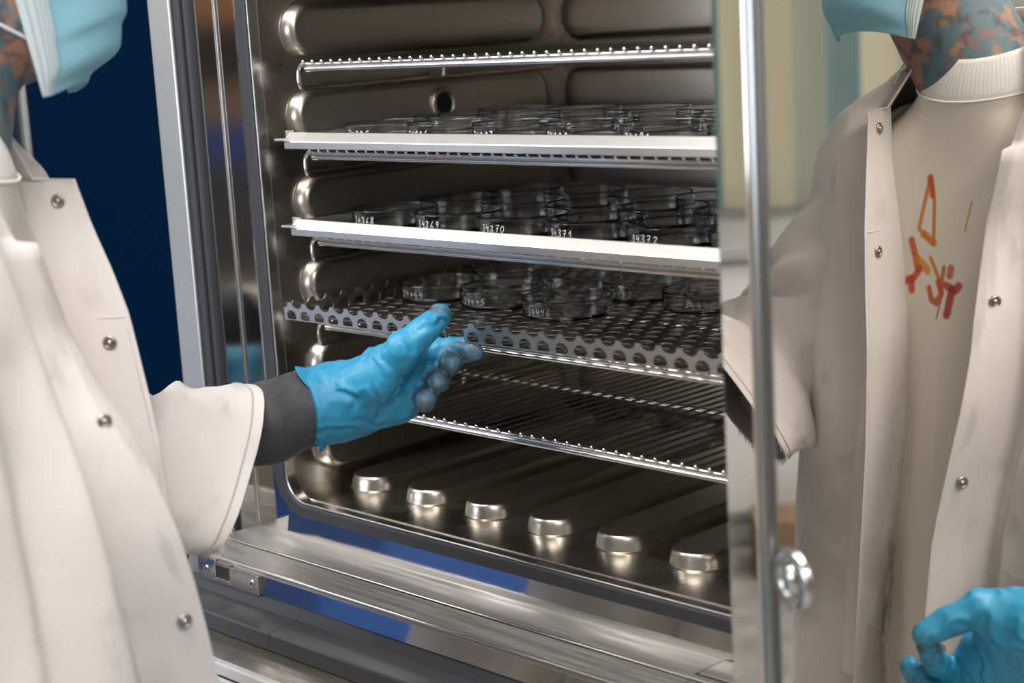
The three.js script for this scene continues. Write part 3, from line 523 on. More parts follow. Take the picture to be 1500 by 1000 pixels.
// ---- body: one surface
const ELBOW_L = ls(187, 676, 1.655), WRIST_L = ls(492, 588, 1.695), CUFF_L = ls(392, 619, 1.67);
const SH_L = bp(-0.16, 1.38, -0.01), SH_R = bp(0.16, 1.38, -0.01);
const ELBOW_R = bp(0.29, 1.06, -0.08), WRIST_R = lm(1535, 925, 1.45);
const headYaw = THREE.MathUtils.degToRad(-3);          // head turned a little from the chest
const hf = V(Math.sin(-headYaw), 0, -Math.cos(-headYaw)), hr = V(Math.cos(-headYaw), 0, Math.sin(-headYaw));
const HC = loc(-0.038, 1.62, 0.43).addScaledVector(hr, -0.047).addScaledVector(hf, -0.05);
const hp = (r, y, f) => HC.clone().addScaledVector(hr, r).addScaledVector(hf, f).setY(HC.y + y);
const skinMat = std({ vertexColors: true, color: 0xffffff, roughness: 0.55 });
{
  const trunk = blend([capsule(bp(0, 1.36, -0.03), bp(0, 1.05, -0.02), 0.065, 0.065), capsule(bp(-0.07, 1.33, -0.025), bp(-0.06, 1.0, -0.015), 0.06, 0.065), capsule(bp(0.07, 1.33, -0.025), bp(0.06, 1.0, -0.015), 0.06, 0.065), capsule(bp(-0.12, 1.38, -0.02), bp(0.12, 1.38, -0.02), 0.035, 0.035),
    ...chain([SH_L, ELBOW_L], [0.034, 0.022]), ...chain([SH_R, ELBOW_R, WRIST_R], [0.036, 0.022, 0.024]),
    ...chain([bp(-0.09, 0.92, 0), bp(-0.1, 0.5, 0.02), bp(-0.105, 0.09, -0.01)], [0.07, 0.055, 0.04]), ...chain([bp(0.09, 0.92, -0.01), bp(0.1, 0.5, 0.02), bp(0.105, 0.09, -0.01)], [0.07, 0.055, 0.04]), capsule(bp(-0.105, 0.05, -0.02), bp(-0.11, 0.04, 0.13), 0.035, 0.03), capsule(bp(0.105, 0.05, -0.02), bp(0.11, 0.04, 0.13), 0.035, 0.03)], 0.05);
  const gTrunk = surfaceNets([-0.36, 0, -0.45], [0.42, 1.47, 0.24], 0.014, trunk, () => SKIN);
  // forearm (dark inked skin)
  const fore = blend(chain([ELBOW_L, CUFF_L, ls(440, 600, 1.685), WRIST_L], [0.026, 0.040, 0.037, 0.029]), 0.01);
  const lo = [1e9, 1e9, 1e9], hi = [-1e9, -1e9, -1e9]; for (const p of [ELBOW_L, CUFF_L, WRIST_L]) ['x', 'y', 'z'].forEach((k, i) => { lo[i] = Math.min(lo[i], p[k] - 0.06); hi[i] = Math.max(hi[i], p[k] + 0.06); });
  const gFore = surfaceNets(lo, hi, 0.005, (x, y, z) => fore(x, y, z) + 0.0006 * nz(x * 120, y * 120, z * 120), (x, y, z) => { const n = 0.9 + 0.5 * fbm(x * 60, y * 60, z * 60, 3); return [0.062 * n, 0.066 * n, 0.076 * n]; });
  // head and neck
  const head = blend([ellipsoid(hp(0, 0.035, -0.01), 0.078, 0.108, 0.095), ellipsoid(hp(0, -0.04, 0.03), 0.056, 0.056, 0.058), capsule(hp(0, -0.066, 0.05), hp(0, -0.06, 0.052), 0.02, 0.022), capsule(hp(0, 0.03, 0.088), hp(0, -0.015, 0.108), 0.008, 0.015), capsule(hp(-0.013, -0.018, 0.1), hp(0.013, -0.018, 0.1), 0.009, 0.009), capsule(hp(-0.02, -0.048, 0.088), hp(0.02, -0.048, 0.088), 0.011, 0.011),
    capsule(hp(-0.04, 0.045, 0.07), hp(0.04, 0.045, 0.07), 0.016, 0.016), capsule(hp(0, -0.04, -0.03), bp(0, 1.42, -0.02), 0.058, 0.066),
    capsule(hp(0.074, 0.02, -0.01), hp(0.082, -0.02, -0.004), 0.012, 0.007), capsule(hp(-0.074, 0.02, -0.01), hp(-0.082, -0.02, -0.004), 0.012, 0.007)], 0.018);
  const eyeR = ellipsoid(hp(0.031, 0.025, 0.088), 0.013, 0.006, 0.012), eyeL = ellipsoid(hp(-0.031, 0.025, 0.088), 0.013, 0.006, 0.012);
  const hs = (x, y, z) => Math.max(head(x, y, z), -eyeR(x, y, z), -eyeL(x, y, z));
  const gHead = surfaceNets([HC.x - 0.16, 1.40, HC.z - 0.17], [HC.x + 0.18, 1.74, HC.z + 0.2], 0.004, hs, (x, y, z) => (y < HC.y + 0.0 ? tattoo(x, y, z) : SKIN));
  for (const g of [gTrunk, gFore, gHead]) if (!g.attributes.color) throw new Error('colour');
  obj('body', mergeGeometries([gTrunk, gFore, gHead]), skinMat, worker);
  // fine arm hair along the forearm
  const hairs = []; for (let i = 0; i < 130; i++) { const t = rnd(), a = CUFF_L.clone().lerp(ls(440, 600, 1.685), t), u = V((rnd() - 0.5) * 1.1, 1, (rnd() - 0.5) * 1.1).normalize(), p = a.clone().addScaledVector(u, mix(0.0392, 0.0362, t)), d = u.clone().multiplyScalar(0.6).add(WRIST_L.clone().sub(CUFF_L).normalize()).normalize(); hairs.push(rod(p, p.clone().addScaledVector(d, 0.004 + rnd() * 0.006), 0.00018, 3)); }
  const ah = obj('arm_hair', hairs, std({ color: lin(0.03, 0.022, 0.015), roughness: 0.7 }), worker); ah.userData.kind = 'stuff';
  // eyes, hair
  for (const s of [-1, 1]) { const e = new THREE.SphereGeometry(0.0105, 16, 12); const p = hp(s * 0.031, 0.025, 0.079); e.translate(p.x, p.y, p.z); const m = obj('eye', e, std({ color: 0xe8e4de, roughness: 0.2 }), worker); const pu = new THREE.SphereGeometry(0.005, 12, 8); const q = hp(s * 0.031, 0.025, 0.0865); pu.translate(q.x, q.y, q.z); obj('pupil', pu, M.black, m); }
  const hairS = blend([ellipsoid(hp(0, 0.045, -0.016), 0.085, 0.108, 0.1)], 0.01);
  const hair = surfaceNets([HC.x - 0.15, HC.y - 0.06, HC.z - 0.15], [HC.x + 0.15, HC.y + 0.18, HC.z + 0.16], 0.005, (x, y, z) => { const p = V(x, y, z).sub(HC), f = p.dot(hf); return Math.max(hairS(x, y, z) + 0.003 * nz(x * 60, y * 60, z * 60), (f - 0.045) + Math.max(0, 0.06 - p.y) * 0.9); });
  obj('hair', hair, std({ color: lin(0.03, 0.022, 0.016), roughness: 0.7 }), worker);
  // trousers and shoes
  const tr = blend([...chain([bp(-0.09, 0.95, -0.01), bp(-0.1, 0.5, 0.02), bp(-0.105, 0.12, -0.01)], [0.085, 0.08, 0.075]), ...chain([bp(0.09, 0.95, -0.01), bp(0.1, 0.5, 0.02), bp(0.105, 0.12, -0.01)], [0.085, 0.08, 0.075])], 0.03);
  obj('trousers', surfaceNets([-0.26, 0.08, -0.2], [0.26, 1.06, 0.2], 0.012, (x, y, z) => Math.max(tr(x, y, z) + 0.004 * nz(x * 18, y * 9, z * 18), 0.09 - y)), std({ color: lin(0.035, 0.04, 0.055), roughness: 0.9 }), worker);
  for (const s of [-1, 1]) { const sh = blend([capsule(bp(s * 0.105, 0.055, -0.05), bp(s * 0.112, 0.045, 0.14), 0.052, 0.042), capsule(bp(s * 0.105, 0.1, -0.02), bp(s * 0.105, 0.06, -0.02), 0.05, 0.05)], 0.02); obj('shoe', surfaceNets([s * 0.105 - 0.09, 0.0, -0.22], [s * 0.105 + 0.09, 0.17, 0.13], 0.008, (x, y, z) => Math.max(sh(x, y, z), 0.008 - y)), M.white, worker); }
}
// ---- smooth lookup through key rows
function keyed(rows) { return y => { if (y >= rows[0][0]) return rows[0].slice(1); for (let i = 0; i + 1 < rows.length; i++) if (y >= rows[i + 1][0]) { const t = (rows[i][0] - y) / (rows[i][0] - rows[i + 1][0]); return rows[i].slice(1).map((v, k) => mix(v, rows[i + 1][k + 1], t)); } return rows[rows.length - 1].slice(1); }; }
function spline2(pts, n) { const c = new THREE.CatmullRomCurve3(pts.map(p => V(p[0], p[1], 0)), false, 'centripetal'); return c.getPoints(n - 1).map(p => [p.x, p.y]); }

// ---- t-shirt
const shirtF = keyed([[1.48, 0.056], [1.46, 0.056], [1.42, 0.057], [1.36, 0.061], [1.28, 0.069], [1.15, 0.086], [1.0, 0.102], [0.8, 0.112]]);
const shirtW = keyed([[1.48, 0.085], [1.455, 0.12], [1.42, 0.165], [1.36, 0.178], [1.2, 0.178], [1.0, 0.182], [0.8, 0.185]]);
{
  const nu = 120, nv = 70, P = [];
  for (let j = 0; j < nv; j++) {
    const tj = j / (nv - 1), bj = sstep(0, 0.13, tj);
    for (let i = 0; i < nu; i++) {
      const a = i / nu * Math.PI * 2, s = Math.sin(a), c = Math.cos(a), e = 0.72, yTop = 1.472 - 0.024 * c, y = mix(yTop, 0.82, tj), f0 = shirtF(y)[0], w = shirtW(y)[0];
      const r = w * Math.sign(s) * Math.pow(Math.abs(s), e); let f = (c > 0 ? f0 : 0.115) * Math.sign(c) * Math.pow(Math.abs(c), e);
      const k = sstep(1.44, 1.2, y);
      if (c > 0) f += k * (0.011 * Math.sin(r * 62 + 1.5 + (1.4 - y) * 2.2) * sstep(0.0, 0.35, 1.42 - y) + 0.004 * fbm(r * 14, y * 5, 3, 3) - 0.012 * Math.exp(-(((r - 0.035 - (1.3 - y) * 0.06) / 0.014) ** 2)) * sstep(1.36, 1.2, y));
      P.push(bp(mix(0.0835 * s, r, bj), y, mix(0.0835 * c * 0.76 - 0.004, f, bj)));
    }
  }
  // print: brushed orange and red letters on the chest
  const cv = document.createElement('canvas'); cv.width = cv.height = shirtTexSize; const g = cv.getContext('2d');
  g.fillStyle = '#f3eee4'; g.fillRect(0, 0, 1024, 1024);
  const X = r => (r + 0.2) / 0.4 * 1024, Y = y => (1.47 - y) / 0.4 * 1024;   // chest field 0.4 m square
  const st = (pts, w, c) => { g.strokeStyle = c; g.lineCap = 'round'; g.lineJoin = 'round'; for (let k = 0; k < 3; k++) { g.globalAlpha = 0.22 + 0.17 * k; g.lineWidth = w * (1.25 - 0.25 * k); g.beginPath(); pts.forEach(([r, y], i) => i ? g.lineTo(X(r), Y(y)) : g.moveTo(X(r), Y(y))); g.stroke(); } g.globalAlpha = 1; };
  const SX = PRINT_DX;
  const S = (pts, w, c) => st(pts.map(([r, y]) => [r + SX, y]), w, c);
  S([[-0.0285, 1.368], [-0.034, 1.345], [-0.0405, 1.316], [-0.03, 1.308], [-0.0195, 1.302]], 13, '#e0803a'); S([[-0.0275, 1.368], [-0.0215, 1.345], [-0.0195, 1.306]], 12, '#d9702f'); S([[-0.028, 1.369], [-0.0245, 1.352]], 20, '#cf5a2a'); S([[-0.034, 1.311], [-0.019, 1.3035]], 22, '#dd8438');
  S([[-0.050, 1.303], [-0.0435, 1.285], [-0.040, 1.274]], 22, '#d1552c'); S([[-0.041, 1.284], [-0.026, 1.2745]], 26, '#e2953f'); S([[-0.037, 1.275], [-0.046, 1.264], [-0.0615, 1.2585]], 20, '#d2512c'); S([[-0.049, 1.263], [-0.0475, 1.252]], 22, '#d2442a');
  S([[-0.022, 1.287], [-0.0085, 1.268], [-0.005, 1.258]], 13, '#d98138'); S([[-0.021, 1.256], [-0.0165, 1.246], [-0.008, 1.243], [-0.003, 1.254], [-0.0085, 1.264]], 19, '#cf5530'); S([[-0.003, 1.279], [-0.0045, 1.256]], 14, '#c9642f'); S([[0.006, 1.279], [0.0055, 1.272]], 20, '#c66a4a');
  S([[0.0015, 1.262], [0.013, 1.257], [0.016, 1.262]], 20, '#b9443c'); S([[0.0095, 1.258], [0.006, 1.232]], 20, '#ac3a36'); S([[0.025, 1.347], [0.019, 1.318]], 5, '#d58a5c'); S([[-0.0015, 1.253], [-0.0065, 1.228]], 6, '#b86a50');
  const t = new THREE.CanvasTexture(cv); t.colorSpace = THREE.SRGBColorSpace; t.wrapS = t.wrapT = THREE.ClampToEdgeWrapping;
  M.shirt = std({ color: lin(0.86, 0.85, 0.83), map: t, roughness: 0.95, bumpMap: knitTex, bumpScale: 0.0002 });
  const geo = gridShell(P, nu, nv, 0.0015, { closedU: true, uvf: (u, v, p) => -p.z > 0.03 ? [(p.x + 0.2) / 0.4, 1 - (1.47 - p.y) / 0.4] : [0.02, 0.02] });
  const sh = obj('t_shirt', geo, M.shirt, worker); sh.userData.label = 'off-white t-shirt with brushed orange and red lettering';
  // ribbed collar
  const C = [], n = 72, m = 9;
  for (let j = 0; j < m; j++) for (let i = 0; i < n; i++) { const a = i / n * Math.PI * 2, c = Math.cos(a), s = Math.sin(a), k = j / (m - 1); const rr = mix(0.067, 0.084, k) + 0.002 * Math.sin(k * Math.PI), yy = mix(1.512, 1.472, k) - 0.024 * c; C.push(bp(rr * s, yy, rr * c * 0.76 - 0.004)); }
  const plain = std({ color: lin(0.80, 0.79, 0.765), roughness: 0.95, bumpMap: knitTex, bumpScale: 0.0003 });
  obj('collar', gridShell(C, n, m, 0.002, { closedU: true, uvf: (u, v) => [u * 0.46, v * 0.04] }), plain, sh);
  const seam = []; for (let i = 0; i < 60; i++) { const a = i / 60 * Math.PI * 2; seam.push(bp(0.086 * Math.sin(a), 1.47 - 0.024 * Math.cos(a), 0.086 * Math.cos(a) * 0.76 - 0.004)); }
  obj('collar_seam', tube(seam, 0.0013, 120, 6, true), plain, sh);
}
// ---- lab coat: one sheet from the right front edge round the back to the left front edge
const edgeL = keyed([[1.51, -0.060, 0.030], [1.49, -0.062, 0.042], [1.4405, -0.092, 0.056], [1.4385, -0.088, 0.092], [1.398, -0.080, 0.104], [1.359, -0.070, 0.119], [1.32, -0.062, 0.131], [1.252, -0.053, 0.142], [1.207, -0.047, 0.148], [1.1, -0.045, 0.155], [0.95, -0.050, 0.165], [0.55, -0.08, 0.17]]);
const edgeR = keyed([[1.51, 0.072, 0.010], [1.46, 0.080, 0.050], [1.405, 0.072, 0.070], [1.403, 0.074, 0.087], [1.333, 0.066, 0.102], [1.284, 0.075, 0.125], [1.246, 0.087, 0.149], [1.213, 0.092, 0.161], [1.167, 0.093, 0.176], [1.124, 0.087, 0.184], [1.074, 0.078, 0.190], [1.029, 0.070, 0.194], [0.9, 0.06, 0.2], [0.55, 0.07, 0.2]]);
const coatW = keyed([[1.51, 0.072], [1.485, 0.088], [1.47, 0.115], [1.452, 0.155], [1.43, 0.195], [1.39, 0.222], [1.3, 0.225], [1.15, 0.228], [1.0, 0.242], [0.8, 0.262], [0.55, 0.30]]);
const coatFr = keyed([[1.51, 0.03], [1.48, 0.045], [1.45, 0.062], [1.42, 0.072], [1.36, 0.084], [1.28, 0.095], [1.15, 0.108], [1.0, 0.121], [0.55, 0.13]]);
const coatBk = keyed([[1.51, -0.065], [1.48, -0.08], [1.44, -0.115], [1.38, -0.135], [1.2, -0.14], [1.0, -0.16], [0.55, -0.2]]);
const coatRows = []; for (const [a, b, n] of [[1.51, 1.4406, 10], [1.4384, 1.4052, 6], [1.4028, 0.56, 64]]) for (let i = 0; i < n; i++) coatRows.push(mix(a, b, n > 1 ? i / (n - 1) : 0));
const coatRow = (y, n) => {
  const eL = edgeL(y), eR = edgeR(y), w = coatW(y)[0], fr = coatFr(y)[0], bk = coatBk(y)[0], low = sstep(1.46, 1.36, y), lo2 = sstep(1.42, 1.2, y);
  const pts = [[eR[0], eR[1]], [eR[0] + 0.013, mix(eR[1], fr, 0.35)], [eR[0] + 0.026, eR[1] - 0.03 - 0.045 * lo2], [eR[0] + 0.045, eR[1] - 0.02 - 0.035 * lo2], [mix(eR[0], w, 0.5), fr + 0.022 * lo2], [w * 0.80, fr * 0.80 - 0.006 * lo2], [w * 0.92, fr * 0.6 + 0.012 * lo2], [w, mix(0.0, -0.0, low)], [w * 0.8, bk * 0.75], [0, bk], [-w * 0.8, bk * 0.75], [-w, 0.0], [-w * 0.88, fr * 0.62], [mix(eL[0], -w, 0.45), fr * 0.92], [eL[0] - 0.018, fr * 0.56], [eL[0] - 0.007, mix(eL[1], fr * 0.56, 0.6)], [eL[0], eL[1]]];
  return spline2(pts, n);
};
{
  const nu = 150, nv = coatRows.length, P = [];
  for (const y of coatRows) {
    const row = coatRow(y, nu); const k = sstep(1.45, 1.3, y);
    row.forEach(([r, f], i) => {
      const u = i / (nu - 1), rim = sstep(0.02, 0.09, u) * sstep(0.98, 0.91, u), out = Math.hypot(r, f) || 1;
      const d = k * rim * (0.007 * Math.sin(r * 58 + f * 20 + (1.4 - y) * 5.5) * (r > 0 ? 1 : 0.7) + 0.015 * fbm(r * 9 + 4, y * 4.5 + r * 6, f * 9, 3));
      P.push(bp(r + d * r / out, y + 0.003 * nz(r * 20, y * 8, 2) * rim, f + d * f / out));
    });
  }
  const geo = gridShell(P, nu, nv, 0.0016, { uvf: (u, v, p) => [u * 1.5, p.y] });
  const coat = obj('lab_coat', geo, coatMat, worker); coat.userData.label = 'open white lab coat with steel snap fasteners';
  // stand collar round the back of the neck
  const C = [], n = 60, m = 6;
  for (let j = 0; j < m; j++) for (let i = 0; i < n; i++) { const a = mix(-2.05, 2.05, i / (n - 1)), k = j / (m - 1), rr = mix(0.078, 0.094, k) + 0.01 * k * k; C.push(bp(rr * Math.sin(a), mix(1.53, 1.478, k) + 0.01 * (1 - Math.cos(a)) * -1, -rr * Math.cos(a) * 0.9)); }
  obj('coat_collar', gridShell(C, n, m, 0.003, { uvf: (u, v) => [u * 0.4, v * 0.05] }), coatMat, coat);
  // facing seams and snaps
  const onPanel = (y, side, back) => { const row = coatRow(y, 400); let i = side < 0 ? 399 : 0, s = 0; const st = side < 0 ? -1 : 1; while (s < back) { const j = i + st; s += Math.hypot(row[j][0] - row[i][0], row[j][1] - row[i][1]); i = j; } const a = row[i], b = row[i + st]; const t = [b[0] - a[0], b[1] - a[1]], L = Math.hypot(...t); return { p: a, t: [t[0] / L, t[1] / L] }; };
  const snapRing = new THREE.TorusGeometry(0.0047, 0.0015, 10, 28), snapCup = new THREE.SphereGeometry(0.0029, 14, 10), snapBase = new THREE.CylinderGeometry(0.0062, 0.0064, 0.001, 28); snapBase.rotateX(Math.PI / 2);
  const snapMat = std({ color: lin(0.52, 0.49, 0.44), metalness: 1, roughness: 0.3 });
  const snap = (y, side, back = 0.02) => {
    const { p, t } = onPanel(y, side, back); let nx = t[1], nf = -t[0];              // normal in (r, f)
    if (side < 0) { if (nx < 0) { nx = -nx; nf = -nf; } } else if (nx < 0) { nx = -nx; nf = -nf; }
    const c = bp(p[0] + nx * 0.0024, y, p[1] + nf * 0.0024), q = new THREE.Quaternion().setFromUnitVectors(V(0, 0, 1), V(nx, 0, -nf));
    const parts = [snapRing, snapCup, snapBase].map(g => { const k = strip(g.clone()); k.applyQuaternion(q); k.translate(c.x, c.y, c.z); return k; });
    obj('snap', parts, snapMat, coat);
  };
  for (const y of [1.420, 1.297]) snap(y, -1, 0.021);
  for (const y of [1.262, 1.092, 0.92]) snap(y, 1, 0.017);
  const stitch = (pts) => obj('seam', tube(pts, 0.0009, 60, 5), coatMat, coat);
  const panelPt = (y, side, back, off = 0.0012) => { const { p, t } = onPanel(y, side, back); let nx = t[1], nf = -t[0]; if (nx < 0) { nx = -nx; nf = -nf; } return bp(p[0] + nx * off, y, p[1] + nf * off); };
  stitch([0.002, 0.012, 0.022, 0.034, 0.045].map(b => panelPt(1.3185, -1, b))); stitch([1.31, 1.27, 1.22, 1.17, 1.1, 1.0].map(y => panelPt(y, -1, 0.004)));
  // sleeves: rings from shoulder to cuff
  const sleeve = (rings, label) => {
    const n = 48, N = 56, P = [], cs = rings.map(r => r[0]), top = rings.map(r => r[1]), sd = rings.map(r => r[2]);
    const cc = new THREE.CatmullRomCurve3(cs, false, 'centripetal'), ct = new THREE.CatmullRomCurve3(top, false, 'centripetal'), cd = new THREE.CatmullRomCurve3(sd, false, 'centripetal');
    const K = rings.length - 1;
    for (let j = 0; j < N; j++) {
      const t = j / (N - 1), c = cc.getPoint(t), a = ct.getPoint(t), b = cd.getPoint(t), amp = sstep(0.1, 0.3, t) * sstep(1.02, 0.72, t);
      for (let i = 0; i < n; i++) {
        const th = i / n * Math.PI * 2, w = 1 + amp * (0.2 * sstep(0.2, 0.4, t) * sstep(0.9, 0.65, t) * (Math.pow(Math.abs(Math.sin(t * 19 + 1.5 * Math.sin(th + 0.4))), 2.2) - 0.5) + 0.06 * Math.sin(t * 34 + 2.2 * Math.sin(th + 0.6)) * (0.35 + 0.65 * Math.max(0, Math.sin(th * 0.5 + 1))) + 0.16 * fbm(Math.cos(th) * 1.5, Math.sin(th) * 1.5, t * 7, 3)) + 0.04 * fbm(Math.cos(th) * 2 + 7, Math.sin(th) * 2, t * 9, 2) * sstep(0.6, 0.9, t);
        const ee = mix(1, 0.7, sstep(0.55, 1, t)), sq = q => Math.sign(q) * Math.pow(Math.abs(q), ee);
        P.push(c.clone().addScaledVector(a, sq(Math.cos(th)) * w).addScaledVector(b, sq(Math.sin(th)) * w));
      }
    }
    const s = obj('sleeve', gridShell(P, n, N, 0.0016, { closedU: true, uvf: (u, v) => [u * 0.45, v * 0.6] }), coatMat, coat); if (label) s.userData.label = label; s.userData.ring = P.slice((N - 1) * n); s.userData.hem = P.slice((N - 3) * n, (N - 2) * n); return s;
  };
  const toward = V(0.77, 0, 0.45).applyAxisAngle(V(0, 1, 0), -TURN), axisA = (p, q) => p.clone().sub(q).multiplyScalar(0.5), mid = (p, q) => p.clone().add(q).multiplyScalar(0.5);
  const ct = ls(366, 562, 1.665), cb = ls(296, 811, 1.60), ft = ls(215, 571, 1.68), fb = ls(150, 800, 1.63);
  const vUp = V(0, 1, 0), side0 = V(0, 0, 1);
  const lw = loc(NX0 + 0.3, 0, NZ0 + 0.18).setY(0).normalize();
  const cuffSide = ls(368, 690, 1.575).sub(mid(ct, cb));
  const foreSide = lw.clone().multiplyScalar(0.062).add(V(0, 0, 0));
  const sl = sleeve([[bp(-0.15, 1.385, -0.02), bp(0, 0.0, 0.066), bp(0.035, 0.055, 0)], [SH_L.clone().lerp(ELBOW_L, 0.3).add(bp(-0.008, 0, 0)), bp(0, 0.02, 0.054), bp(0.066, 0.03, 0)], [SH_L.clone().lerp(ELBOW_L, 0.68), bp(0, 0.035, 0.046), bp(0.068, 0.012, 0)], [mid(ft, fb).add(V(0, 0.012, 0)), axisA(ft, fb).multiplyScalar(0.9), foreSide], [mid(mid(ft, fb), mid(ct, cb)), axisA(mid(ft, ct), mid(fb, cb)), foreSide.clone().lerp(cuffSide, 0.5)], [mid(ct, cb), axisA(ct, cb), cuffSide]], 'wide sleeve with a frayed hem');
  const rw = bp(0.06, 0, 0.03);
  sleeve([[bp(0.165, 1.385, -0.02), bp(-0.03, 0.06, 0), bp(0, 0, 0.075)], [bp(0.22, 1.33, -0.03), bp(0.035, 0.05, 0.02), bp(0.0, 0, 0.072)], [bp(0.265, 1.2, -0.05), bp(0.05, 0.0, 0.035), bp(0.0, 0.03, 0.065)], [ELBOW_R.clone().add(bp(0, -0.01, 0)), bp(0.045, -0.04, 0.01), bp(-0.02, 0.04, 0.045)], [mid(ELBOW_R, WRIST_R), bp(0.045, -0.035, 0.0), bp(-0.01, 0.04, 0.03)], [ELBOW_R.clone().lerp(WRIST_R, 0.78), bp(0.045, -0.035, 0.0), bp(-0.01, 0.042, 0.028)]]);
  // hem stitching and frayed threads of the reaching sleeve
  const ring = sl.userData.ring, hem = sl.userData.hem; delete sl.userData.ring; delete sl.userData.hem;
  coat.traverse(o => { delete o.userData.ring; delete o.userData.hem; });
  obj('hem_seam', tube(hem.filter((_, i) => i % 2 === 0), 0.0011, 96, 5, true), std({ color: lin(0.55, 0.52, 0.47), roughness: 0.95 }), sl);
  const threads = [];
  for (let i = 0; i < 150; i++) { const k = 16 + rnd() * 16, a = Math.floor(k), p = ring[a % 48].clone().lerp(ring[(a + 1) % 48], k - a), L = 0.002 + rnd() * 0.005; threads.push(rod(p, p.clone().add(V((rnd() - 0.5) * 0.004, -L, (rnd() - 0.5) * 0.004)), 0.00022, 4)); }
  const th = obj('frayed_threads', threads, coatMat, sl); th.userData.kind = 'stuff';
}
// ---- gloves
const gloveTex = dataTex(256, (u, v) => 0.5 + 0.5 * (tfbm(u, v, 7, 12, 5) - 0.5) + 0.35 * (Math.abs(tfbm(u * 1, v, 5, 77, 3) - 0.5)), { rx: 16, ry: 9 });
const gloveMat = std({ vertexColors: true, color: 0xffffff, roughness: 0.46, bumpMap: gloveTex, bumpScale: 0.0007 });
const BLUE = [0.028, 0.29, 0.51];
function glove(name, label, fingers, palm, cuffA, cuffB, tips, grime, cuffR, bounds) {
  const F = fingers.map(f => blend(chain(f[0], f[1]), 0.004)), P = blend(palm, 0.02);
  const skin = (x, y, z) => { let d = P(x, y, z); const fs = F.map(f => f(x, y, z)); let q = 9; for (const f of fs) q = smin(q, f, 0.0025); d = smin(d, q, 0.009); return d; };
  const dir = cuffA.clone().sub(cuffB).normalize();
  const wr = (x, y, z) => 0.0011 * Math.sin(fbm(x * 30, y * 30, z * 30, 2) * 16 + (x + y - z) * 130) * sstep(0.0, 0.02, 0.03 - Math.abs(fbm(x * 12, y * 12, z * 12, 2)) * 0.1) + 0.0012 * fbm(x * 70, y * 70, z * 70, 3);
  const sdf = (x, y, z) => Math.max(skin(x, y, z) + wr(x, y, z), V(x, y, z).sub(cuffA).dot(dir) - 0.0);
  const g = surfaceNets(bounds[0], bounds[1], 0.0028, sdf, (x, y, z) => {
    let k = 0; for (const t of tips) k = Math.max(k, sstep(t[1], t[1] * 0.35, Math.hypot(x - t[0].x, y - t[0].y, z - t[0].z)));
    k = clamp((k * grime + 1.3 * fbm(x * 170, y * 170, z * 170, 4) - 0.38) * 2.6) * (k > 0.02 ? 0.85 : 0);   // soot rubbed onto the fingertips, in specks and patches
    return [mix(BLUE[0], 0.075, k), mix(BLUE[1], 0.085, k), mix(BLUE[2], 0.092, k)];
  });
  const o = obj(name, g, gloveMat, worker); o.userData.label = label;
  // loose rolled cuff: a thin flared sleeve of the same rubber
  const ax = dir.clone(), u = V(0, 1, 0).addScaledVector(ax, -ax.y).normalize(), w = u.clone().cross(ax), n = 56, m = 14, C = [];
  for (let j = 0; j < m; j++) for (let i = 0; i < n; i++) {
    const t = j / (m - 1), a = i / n * Math.PI * 2, c = cuffB.clone().lerp(cuffA, t);
    const rr = mix(cuffR[0], cuffR[1], t) * (1 + 0.05 * Math.sin(a * 5 + 1) * t + 0.05 * fbm(Math.cos(a) * 2, Math.sin(a) * 2, t * 3, 2)), sag = 1 + cuffR[2] * t * Math.max(0, -Math.cos(a));
    C.push(c.addScaledVector(u, Math.cos(a) * rr * sag).addScaledVector(w, Math.sin(a) * rr * 0.92).addScaledVector(ax, t * (0.006 * Math.sin(a * 3 + 0.5) + cuffR[3] * Math.max(0, -Math.cos(a)))));
  }
  obj('glove_cuff', gridShell(C, n, m, 0.0007, { closedU: true, uvf: (q, v) => [q * 0.25, v * 0.06], colf: () => BLUE }), gloveMat, o);
  return o;
}
function bnds(pts, pad) { const lo = [1e9, 1e9, 1e9], hi = [-1e9, -1e9, -1e9]; for (const p of pts) ['x', 'y', 'z'].forEach((k, i) => { lo[i] = Math.min(lo[i], p[k] - pad); hi[i] = Math.max(hi[i], p[k] + pad); }); return [lo, hi]; }
